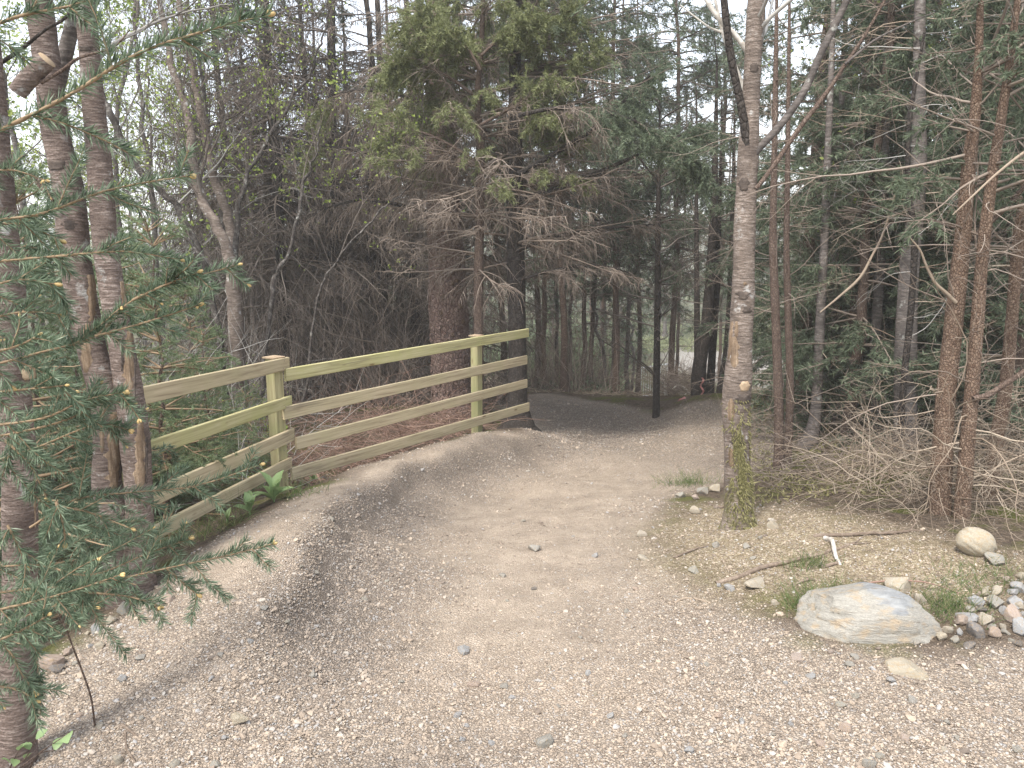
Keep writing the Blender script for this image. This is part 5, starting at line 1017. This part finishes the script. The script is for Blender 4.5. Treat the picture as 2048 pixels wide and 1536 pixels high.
SPOTS = [(1478, 1070, 'below the scarred birch'), (1760, 1350, 'in front of the large boulder'), (1960, 1300, 'below the stone heap'), (1520, 1150, 'around the long bent stick'), (1060, 1100, 'near the lone white stone on the sand'), (1085, 1500, 'near the large white stone at the front'),
         (800, 1330, 'on the middle of the trail inside the berm'), (560, 1200, 'on the berm ridge'), (230, 1330, 'beside the slanted dead twig'), (300, 1500, 'at the front below the near spruce'), (1450, 1450, 'on the near gravel right of centre'), (1900, 1480, 'in the near corner of gravel under the heap')]
LB = {}
for c_, a, b_, w, o in LOOSE:
    sp = min(SPOTS, key=lambda q: (q[0] - a) ** 2 + 1.5 * (q[1] - b_) ** 2)[2]; LB.setdefault((c_, sp), []).append((-w, a, o))
for (c_, sp), l in LB.items():
    for i, (w, a, o) in enumerate(sorted(l, key=lambda q: q[:2])): o['label'] = ('loose ' if len(l) == 1 else ['largest', 'second largest', 'third largest', 'fourth largest', 'fifth largest', 'sixth largest', 'seventh largest', 'eighth largest', 'ninth largest', 'tenth largest', 'eleventh largest', 'twelfth largest'][i] + ' loose ') + KN[c_] + ' stone ' + sp
a, b_ = S5(1130, 312); stone(int(a), int(b_), 34, 18, 'stone_pale', 'white stone alone on the sandy middle of the trail', None)
a, b_ = S5(1185, 1515); stone(int(a), int(b_), 46, 28, 'stone_pale', 'large white stone at the very front of the trail', None)

# ------------------------------------------------------------------ sticks
def stick(lst, label, w, mat_='twig_pale', lift=.01, name='stick', fn=S8, seed=0, twig=0):
    pts = []
    for x, y in lst: g = G(*fn(x, y)); pts.append((*g, 0))
    pts = np.array(pts); sc_ = m_per_px(pts[len(pts) // 2]); P3 = smooth_path(pts[:, :3], 26); o = thing(name, label, 'stick', P3[0]); rr = w * sc_ / 2 * np.linspace(1.1, .6, 26)
    P3[:, 2] = Hs(P3[:, 0], P3[:, 1]) + rr * .8 + lift * np.sin(np.linspace(0, 3.14, 26)); mb = MB(); mb.add(*trunk_geo(P3 - P3[0], rr, 8, seed + 7, .15)); mb.obj('stem', M[mat_], o)
    if twig:
        r = rg(seed + 3); p, T = samp((P3 - P3[0])[None], np.zeros(twig, int), r.uniform(.2, .95, twig)); B = grow(p, T + .7 * perp(T, r) + [0, 0, .2], r.uniform(.06, .2, twig), 6, .12, .05, r); mb = MB(); mb.add(*tubes(B, rad(np.full(twig, rr[0] * .4), .0006, 6), 4)); mb.obj('side_twigs', M[mat_], o, kind='stuff')
    return o
stick([(240,487),(400,437),(560,387),(700,362),(830,322),(950,282),(1060,237)], 'long bent dead stick lying across the bank right of the trail', 9, 'stick_bark', .015, seed=1, twig=5)
stick([(800,217),(1000,220),(1200,207),(1330,192),(1430,180)], 'thin brown stick on the crest of the bank below the dead twigs', 8, 'stick_bark', .015, seed=2, twig=4)
stick([(865,235),(905,270),(920,330),(955,382)], 'short bleached white stick with a bend on the bank', 10, 'wood_white', .03, seed=3)
stick([(680,502),(760,482),(825,464)], 'short straight twig above the large boulder', 7, 'stick_bark', .01, seed=4)
stick([(950,503),(1250,520),(1450,527),(1640,547)], 'thin reddish twig lying over the back of the large boulder', 4, 'twig_red', .05, seed=5)
stick([(0,337),(90,302),(200,267)], 'thin dark twig at the left end of the bank', 4, 'stick_bark', .01, seed=6, twig=4)
stick([(0,592),(60,580),(150,582),(212,587)], 'thin wavy pale twig on the sand edge', 5, 'twig_pale', .005, seed=7)
stick([(200,20),(260,50),(330,40),(420,60)], 'dark twig lying before the scarred birch foot', 5, 'stick_bark', .01, seed=8)
stick([(700,1312),(740,1336),(792,1362)], 'short brown twig on the near gravel', 6, 'stick_bark', .005, fn=S7, seed=9)
stick([(718,1330),(728,1430),(768,1500),(785,1534)], 'thin curved twig running to the lower edge of the gravel', 5, 'stick_bark', .005, fn=S7, seed=10)
stick([(850,395),(900,380),(960,370)], 'short dark twig under the bleached white stick', 8, 'stick_bark', .01, seed=11)
o = thing('dead_twig', 'thin dead twig standing slanted in the gravel under the near spruce', 'stick', G(190, 1455)); pts = [at_d(x, y, Y_) for x, y, Y_ in ((190,1455,G(190,1455)[1]),(183,1400,2.3),(168,1352,2.25),(148,1300,2.2),(132,1258,2.15),(113,1215,2.1),(100,1170,2.05))]
P3 = smooth_path(np.array(pts), 24) - np.array(o.location); mb = MB(); mb.add(*tubes(P3[None], np.linspace(.0035, .002, 24)[None], 6)); mb.obj('stem', M['bark_thin'], o)

# ------------------------------------------------------------------ plants
def leaf_mesh(name, mat_, L=1., W=.4, curl=.25, nx_=7, fold=.12):
    v = []
    for i in range(nx_):
        t = i / (nx_ - 1); w = W / 2 * (math.sin(math.pi * (.04 + .94 * t)) ** .8); z = curl * math.sin(math.pi * t * .8) * (1 - t * .3)
        for j in (-1, -.5, 0, .5, 1): v.append((L * t, w * j, z + fold * abs(j) * w * 2 + .015 * math.sin(i * 2.3 + j * 3)))
    q = [(i * 5 + j, i * 5 + j + 1, i * 5 + 6 + j, i * 5 + 5 + j) for i in range(nx_ - 1) for j in range(4)]
    mb = MB(); mb.add(v, q); return mb.mesh(name, mat_)
LEAF = leaf_mesh('leaf', M['leaf_green']); LEAFR = leaf_mesh('leaf', M['leaf_green'], 1, .75, .15)
def rosette(px, py, label, n, L, seed, mesh=LEAF, el=(15, 60), cat='plant'):
    p = G(px, py); o = thing('leafy_plant', label, cat, p); r = random.Random(seed)
    mb = MB(); mb.add(*tubes(np.array([[[0, 0, -.02], [0, 0, .02], [.004, 0, .05]]]), np.array([[.008, .006, .003]]), 6)); mb.obj('stem', M['leaf_green'], o)
    for k in range(n):
        a = link('leaf', mesh, o); e = R(r.uniform(*el)); a.rotation_euler = (r.uniform(-.3, .3), -e, k * 2.4 + r.uniform(-.4, .4)); s = L * r.uniform(.6, 1.1); a.scale = (s, s, s); a.location = (0, 0, .01 + .03 * r.random())
    return o
rosette(548, 1005, 'pale green broad leaved rosette at the foot of the fence post', 10, .2, 1)
rosette(500, 1030, 'smaller broad leaved plant tucked left of the rosette by the fence post', 7, .14, 2)
rosette(628, 968, 'low leafy weed under the lowest rail beyond the fence post', 7, .09, 3)
rosette(455, 1045, 'small leafy weed on the berm edge beneath the lowest left rail', 6, .08, 4)
o = thing('leafy_sprig', 'green sprig with rounded leaves at the base of the slim dark trunk', 'plant', G(30, 1528)); r = rg(640)
mb = MB(); tips = []
for k, ((x0, y0), (x1, y1)) in enumerate([((30,1535),(72,1478)),((20,1535),(38,1500)),((60,1536),(140,1465)),((40,1536),(110,1500))]):
    a_, c_ = at_d(x0, y0, 2.1), at_d(x1, y1, 2.0); P3 = smooth_path([a_, (a_ + c_) / 2 + r.normal(size=3) * .01, c_], 8) - np.array(o.location); mb.add(*tubes(P3[None], np.linspace(.003, .0012, 8)[None], 5)); tips += [P3[3], P3[5], P3[7], P3[7]] if k < 2 else [P3[7]]
mb.obj('stem', M['bark_thin'], o)
for k, q in enumerate(tips):
    a = link('leaf', LEAFR, o); a.location = q; a.rotation_euler = (r.uniform(-.6, .6), r.uniform(-.9, .1), r.uniform(0, 6.28)); s = r.uniform(.028, .05); a.scale = (s, s, s)
def tuft(px, py, hpx, n, label, seed, spread=.05, mat_='grass'):
    p = G(px, py); r = rg(seed); h_ = hpx * m_per_px(p) * 1.15; o = thing('grass_tuft', label, 'grass', p)
    q = np.stack([r.normal(size=n) * spread, r.normal(size=n) * spread * .7, np.zeros(n) - .005], 1); q[:, 2] += Hs(q[:, 0] + p[0], q[:, 1] + p[1]) - p[2]
    d = np.stack([r.normal(size=n) * .5, r.normal(size=n) * .5, np.ones(n)], 1); B = grow(q, d, h_ * r.uniform(.5, 1.2, n), 5, .1, .12, r); mb = MB(); mb.add(*tubes(B, rad(np.full(n, .0014), .0004, 5), 3)); mb.obj('blades', M[mat_], o, kind='stuff')
tuft(1616, 1135, 34, 130, 'bright green grass tuft beside the long bent stick', 651)
tuft(1632, 1222, 55, 260, 'grass clump against the near end of the large boulder', 652, .07)
tuft(1900, 1222, 46, 240, 'grass clump between the large boulder and the stone heap', 653, .08)
tuft(1965, 1160, 30, 220, 'low thin grass patch below the cream boulder', 654, .13)
tuft(1376, 968, 30, 220, 'grass tuft on the lip of the hollow left of the scarred birch', 655, .12)
tuft(1660, 1180, 20, 120, 'sparse grass above the large boulder', 656, .12)
tuft(600, 990, 40, 80, 'thin grass beside the fence post foot', 657, .1)
tuft(440, 1060, 60, 120, 'long grass hanging over the berm edge by the lowest left rail', 658, .12)

# ------------------------------------------------------------------ crowd barrier and tape beyond the far bank
p = G(1268, 800); Yb = 24.0; xb = at_d(1272, 800, Yb)[0]; base = np.array([xb, Yb, H(xb, Yb)]); zt = at_d(1272, 737, Yb)[2]; hb = zt - base[2]; print('barrier height', hb)
bar = thing('crowd_barrier', 'galvanised steel crowd barrier standing askew in the wood behind the black pole trunk', 'barrier', base, R(38)); hb = min(max(hb, .9), 1.35); Wb = 2.0
def bar_tube(name, pts, r0): mb = MB(); mb.add(*tubes(np.array(pts, float)[None], np.full((1, len(pts)), r0), 8)); return mb.obj(name, M['steel'], bar)
bar_tube('frame', smooth_path([(0, 0, .16), (0, 0, .3), (0, 0, hb - .12), (.03, 0, hb - .03), (.12, 0, hb), (Wb - .12, 0, hb), (Wb - .03, 0, hb - .03), (Wb, 0, hb - .12), (Wb, 0, .3), (Wb - .03, 0, .19), (Wb - .12, 0, .16), (.12, 0, .16), (.03, 0, .19), (0, 0, .3)], 70), .026)
for k in range(17): x = Wb * (k + 1) / 18; bar_tube('bar', [(x, 0, .16), (x, 0, hb * .5), (x, 0, hb)], .012)
for x in (.25, Wb - .25): bar_tube('foot', [(x, -.3, 0), (x, -.02, .15), (x, .02, .15), (x, .3, 0)], .02)
o = thing('barrier_tape', 'crumpled red and white barrier tape caught at the foot of the streaked leaning trunk', 'tape', stand(1388, Y=10.7)); r = rg(660)
for k, mt_ in enumerate(['tape_red', 'tape_white', 'tape_red']):
    a0 = at_d(1378 + 6 * k, 815 - 9 * (k % 3), 10.6) - np.array(o.location); n_ = 12; pts = a0 + np.cumsum(r.normal(size=(n_, 3)) * .03, 0); w = np.array([0, .01, .028]); v = np.concatenate([pts - w / 2, pts + w / 2]); mb = MB(); mb.add(v, [(i, i + 1, n_ + i + 1, n_ + i) for i in range(n_ - 1)]); mb.obj('strip', M[mt_], o)
o = thing('barrier_tape', 'red tape hanging on the trunk beside the streaked leaning one', 'tape', stand(1405, Y=10.8)); pts = np.array([at_d(1404 + 3 * math.sin(i * 1.3), 755 + i * 4.5, 10.75 + .02 * math.sin(i * 2)) for i in range(9)]) - np.array(o.location); n_ = 9; w = np.array([.03, .01, 0]); mb = MB(); mb.add(np.concatenate([pts - w / 2, pts + w / 2]), [(i, i + 1, n_ + i + 1, n_ + i) for i in range(n_ - 1)]); mb.obj('strip', M['tape_red'], o)
o = thing('bleached_bough', 'bleached white crooked bough propped behind the black pole trunk', 'branch', stand(1340, Y=12)); limb(o, [(1315,752,6),(1325,762,8),(1328,764,8),(1331,785,7),(1336,805,6),(1344,822,4)], 12., M['wood_white'], 'bough', seed=670); limb(o, [(1345,778,3),(1358,770,4),(1372,780,5),(1388,800,4)], 12., M['wood_white'], 'bough', seed=671); limb(o, [(1352,812,3),(1366,795,3),(1376,783,3)], 12., M['wood_white'], 'bough', seed=672)

# ------------------------------------------------------------------ brash, undergrowth, litter (nobody could count these)
def brash(name, label, n, area, mat_, Lr, seed, hz=(0, .25), el=(5, 18), wig=.16, r0=.003, sec=3, grav=.04, S=8, fence_side=False):
    """area: (px0, px1, Y0, Y1)"""
    r = rg(seed); Yv = r.uniform(area[2], area[3], n); px = r.uniform(area[0], area[1], n)
    if fence_side: Yv = np.maximum(Yv, 6.3 + (px - 562) / 392 * 2.1 + .8 * r.random(n))
    x = (px - 1024) / FPX * (Yv * cp + (CAMZ + .3) * sp_)
    z = Hs(x, Yv) + r.uniform(hz[0], hz[1], n); a = r.random(n) * 6.28; e = R(1) * r.normal(el[0], el[1], n)
    L = r.uniform(*Lr, n); B = grow(np.stack([x, Yv, z], 1), np.stack([np.cos(a) * np.cos(e), np.sin(a) * np.cos(e), np.sin(e)], 1), L, S, wig, grav, r)
    mb = MB(); mb.add(*tubes(B, rad(r0 * (.6 + .6 * r.random(n)), r0 * .3, S), 3))
    if sec:
        i = np.repeat(np.arange(n), sec); q, T = samp(B, i, .1 + .85 * r.random(len(i))); S2 = grow(q, T * .7 + .7 * perp(T, r), L[i] * r.uniform(.15, .45, len(i)), 5, wig, grav, r); mb.add(*tubes(S2, rad(np.full(len(i), r0 * .55), r0 * .2, 5), 3))
    o = mb.obj(name, M[mat_], kind='stuff'); o['label'] = label; return o
brash('brushwood', 'reddish brown cut brushwood lying behind the fence', 700, (570,960,6.4,9.8), 'twig_red', (.3,1.1), 701, (0,.22), (4,14), .2, .0042, 3, .05, fence_side=True)
brash('brushwood', 'tangle of pale dead twigs at the feet of the orange brown trunks', 300, (1660,2120,4.3,5.6), 'twig_pale', (.3,.9), 702, (.02,.3), (12,22), .17, .0034, 4, .05)
brash('brushwood', 'brown dead twigs strewn over the floor of the thicket', 420, (1500,2050,5.3,8.5), 'twig_brown', (.3,.9), 703, (0,.2), (5,14), .16, .0036, 3, .03)
brash('undergrowth', 'thin upright dead stems crowding the shade behind the fence', 430, (430,815,9.8,13.5), 'twig_brown', (.7,2.2), 704, (-.1,.1), (72,14), .07, .0045, 4, .0, 6)
brash('undergrowth', 'thin upright stems and brambles beyond the far bank', 600, (1040,1235,11.8,19), 'twig_brown', (.5,1.8), 705, (-.1,.1), (66,18), .08, .005, 3, .0, 6)
brash('brushwood', 'dead branches heaped beyond the far bank', 350, (1310,1420,11.4,13), 'twig_brown', (.3,.9), 706, (0,.35), (10,20), .12, .005, 3, .02)
brash('undergrowth', 'bare twigs tangled below the leaning birches', 420, (-100,560,5.5,11), 'twig_grey', (.4,1.6), 707, (-.1,.3), (45,28), .1, .0042, 4, .0)
brash('debris', 'bark chips and broken twigs on the floor beyond the far bank', 700, (1060,1360,11.8,15), 'twig_pale', (.1,.4), 708, (0,.05), (3,10), .15, .006, 0, .0, 4)
def leafy(name, label, n, area, mat_, hgt, lsz, seed, k=9, el=(75, 16)):
    r = rg(seed); Yv = r.uniform(area[2], area[3], n); px = r.uniform(area[0], area[1], n); x = (px - 1024) / FPX * (Yv * cp + (CAMZ + .3) * sp_); z = Hs(x, Yv) - .02
    a = r.random(n) * 6.28; e = R(1) * r.normal(el[0], el[1], n); B = grow(np.stack([x, Yv, z], 1), np.stack([np.cos(a) * np.cos(e), np.sin(a) * np.cos(e), np.sin(e)], 1), r.uniform(*hgt, n), 6, .1, .03, r)
    i = np.repeat(np.arange(n), k); mb = MB(); v, q, t = needles(B, i, r.random(len(i)), lsz, lsz * .22, R(55), r, .2, True); mb.add(v, q, t); o = mb.obj(name, M[mat_], smooth=False, kind='stuff'); o['label'] = label
leafy('undergrowth', 'low green growth on the floor of the wood beyond the bank', 2300, (1040,1240,13,30), 'needle_mid', (.1,.4), .12, 721)
leafy('undergrowth', 'pale green bushes in the hollow beyond the clearing', 2400, (1000,1240,18,50), 'needle_fresh', (.6,2.6), .2, 726, 12, (70, 22))
leafy('grass', 'yellow green verge grass along the pale road beyond the wood', 3000, (1280,1760,44,60), 'needle_yellow', (.1,.5), .25, 725, 7)
leafy('undergrowth', 'green leafy growth under the birches left of the fence', 3000, (-200,560,7,24), 'leaf_spring', (.2,.9), .06, 722)
leafy('grass', 'mossy grass on the floor of the thicket', 4000, (1500,2100,5,11), 'moss', (.03,.09), .04, 723, 5)
leafy('undergrowth', 'dry brown growth in the shade behind the fence', 2200, (440,1020,10.9,16), 'twig_brown', (.1,.5), .1, 724)

brash('litter', 'straw coloured needles and twig bits scattered on the bank', 1500, (1310,2048,3.2,5.2), 'twig_pale', (.02,.09), 731, (.0,.008), (1,6), .15, .0016, 0, .0, 3)
brash('litter', 'brown needles and twig bits scattered along the trail edges', 500, (700,1500,4,9), 'twig_brown', (.02,.09), 732, (.0,.006), (1,6), .15, .0018, 0, .0, 3)
# ------------------------------------------------------------------ haze box added to lift the blacks of the wood, like lens veil
hz = MB(); hv = np.array([(x, y, z) for x in (-520., 520.) for y in (-80., 520.) for z in (-8., 34.)]); hz.add(hv, [(0,1,3,2),(4,6,7,5),(0,4,5,1),(2,3,7,6),(0,2,6,4),(1,5,7,3)])
m = bpy.data.materials.new('haze'); m.use_nodes = True; nt = m.node_tree; nt.nodes.clear(); vo = nt.nodes.new('ShaderNodeVolumePrincipled'); mo = nt.nodes.new('ShaderNodeOutputMaterial')
vo.inputs['Color'].default_value = (1, .99, .97, 1); vo.inputs['Density'].default_value = .003; vo.inputs['Anisotropy'].default_value = .1; nt.links.new(vo.outputs[0], mo.inputs['Volume'])
o = hz.obj('haze', m, kind='stuff', smooth=False); o['label'] = 'thin pale haze added to lift the dark of the wood'
C.cycles.volume_bounces = 1

for px_, py_, w_, h_, kd, lab in [(1362,994,24,16,'stone_pale','pale stone at the left rim of the hollow by the scarred birch'),(1392,999,20,14,'stone_pink','small pinkish stone in the hollow by the scarred birch'),(1432,984,28,22,'stone_cream','cream stone leaning at the right rim of the hollow by the scarred birch'),(1404,988,30,22,'stone_pale','pale stone at the back rim of the hollow by the scarred birch')]: stone(px_, py_, w_, h_, kd, lab, None)
